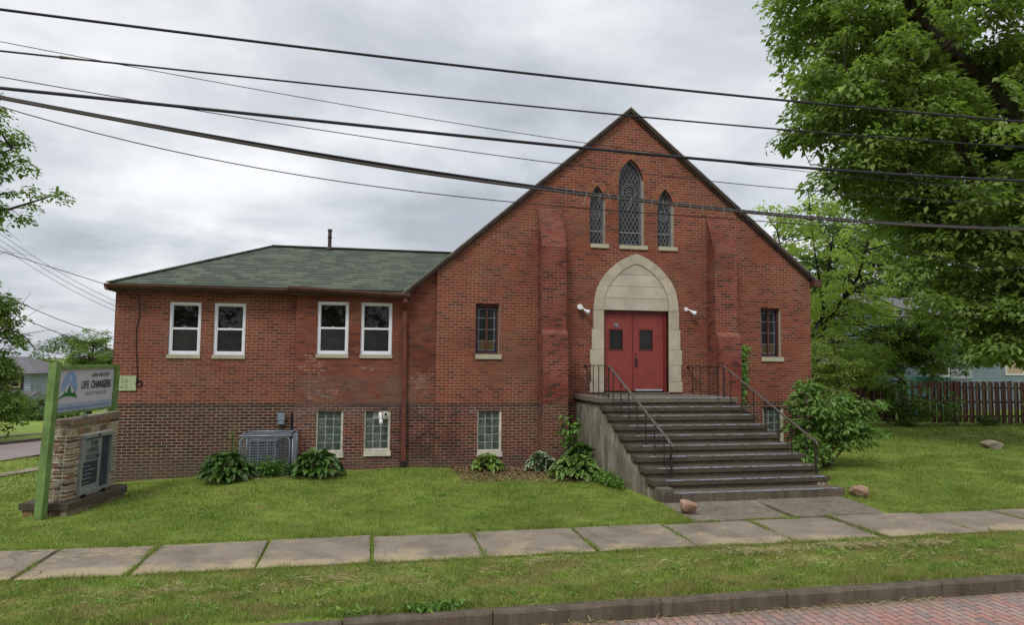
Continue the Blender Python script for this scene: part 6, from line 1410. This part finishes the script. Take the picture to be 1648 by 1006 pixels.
P = np.concatenate(P); P[:, 2] = np.where(P[:, 1] > 7.5, P[:, 2]+.015, P[:, 2]); n = len(P); a = rg.uniform(0, 6.28, n); D = nrm(np.stack([np.cos(a), np.sin(a)*.5, rg.normal(size=n)*.15], 1)); N = nrm(rg.normal(size=(n, 3))*.3+[0, 0, 1]); Ls = rg.uniform(.05, .16, n); V, F = leaf_quads(P, D, N, Ls, Ls*.045+.002)
tag(raw_mesh('straw_clippings', V, F, M_straw, None, rg.random(n)), kind='stuff', label='dry straw-coloured grass clippings scattered on the verge', cat='clippings')
# dead leaves in the bed
n = 4200; x = rg.uniform(2.0, 5.25, n); y = 16.85-np.abs(rg.normal(size=n))*1.0; m = y > 14.4; x, y = x[m], y[m]; n = len(x); P = np.stack([x, y, gh(x, y)+.01+rg.random(n)*.025], 1); a = rg.uniform(0, 6.28, n); D = np.stack([np.cos(a), np.sin(a), rg.normal(size=n)*.2], 1); N = nrm(rg.normal(size=(n, 3))*.5+[0, 0, 1]); D = nrm(D-N*(D*N).sum(1, keepdims=True)); Ls = rg.uniform(.03, .07, n); V, F = leaf_quads(P, D, N, Ls, Ls*.7)
tag(raw_mesh('leaf_litter', V, F, L_litter, None, rg.random(n)), kind='stuff', label='brown dead leaves in the planting bed', cat='leaves')

# clover and broad-leaved weeds scattered through the turf
P = []
for k in range(620):
    cx, cy = rg.uniform(-5.5, 13), rg.choice([rg.uniform(7.6, 9.3), rg.uniform(10.8, 14.5)]); n = int(rg.integers(6, 26)); r_ = rg.uniform(.03, .14)
    if (5.0 < cx < 9.4 and cy > 10.6) or (cx < -4.5 and cy > 13): continue
    q = rg.normal(size=(n, 2))*r_; P.append(np.stack([cx+q[:, 0], cy+q[:, 1], gh(cx+q[:, 0], cy+q[:, 1])+rg.uniform(.015, .05, n)], 1))
P = np.concatenate(P); n = len(P); a = rg.uniform(0, 6.28, n); D = nrm(np.stack([np.cos(a), np.sin(a), rg.normal(size=n)*.2], 1)); N = nrm(rg.normal(size=(n, 3))*.3+[0, 0, 1]); D = nrm(D-N*(D*N).sum(1, keepdims=True)); Ls = rg.uniform(.02, .055, n); V, F = leaf_quads(P, D, N, Ls, Ls*.6)
tag(raw_mesh('lawn_weeds', V, F, L_weed, None, rg.random(n)), kind='stuff', label='clover and small weeds scattered in the turf', cat='weeds')
# the tree row across the street, behind the viewer: it shows as dark reflections in the panes
pads = []
for cx, w, h in ((-26, 5, 9), (-15, 5.5, 11), (-5, 4, 7), (6, 5, 9), (17, 6, 12), (30, 6, 10)):
    for k in range(26): pads.append((cx+rg.normal()*w*.45, -22+rg.normal()*1.5, rg.uniform(1, h), 2.0, 1.6, 1.4, 0, 1, .3))
ow = foliage('opposite_woods', None, rg, np.array(pads), 16000, .8, .6, L_dark); tag(ow, kind='stuff', label='row of trees across the street mirrored darkly in the window panes', cat='woods')
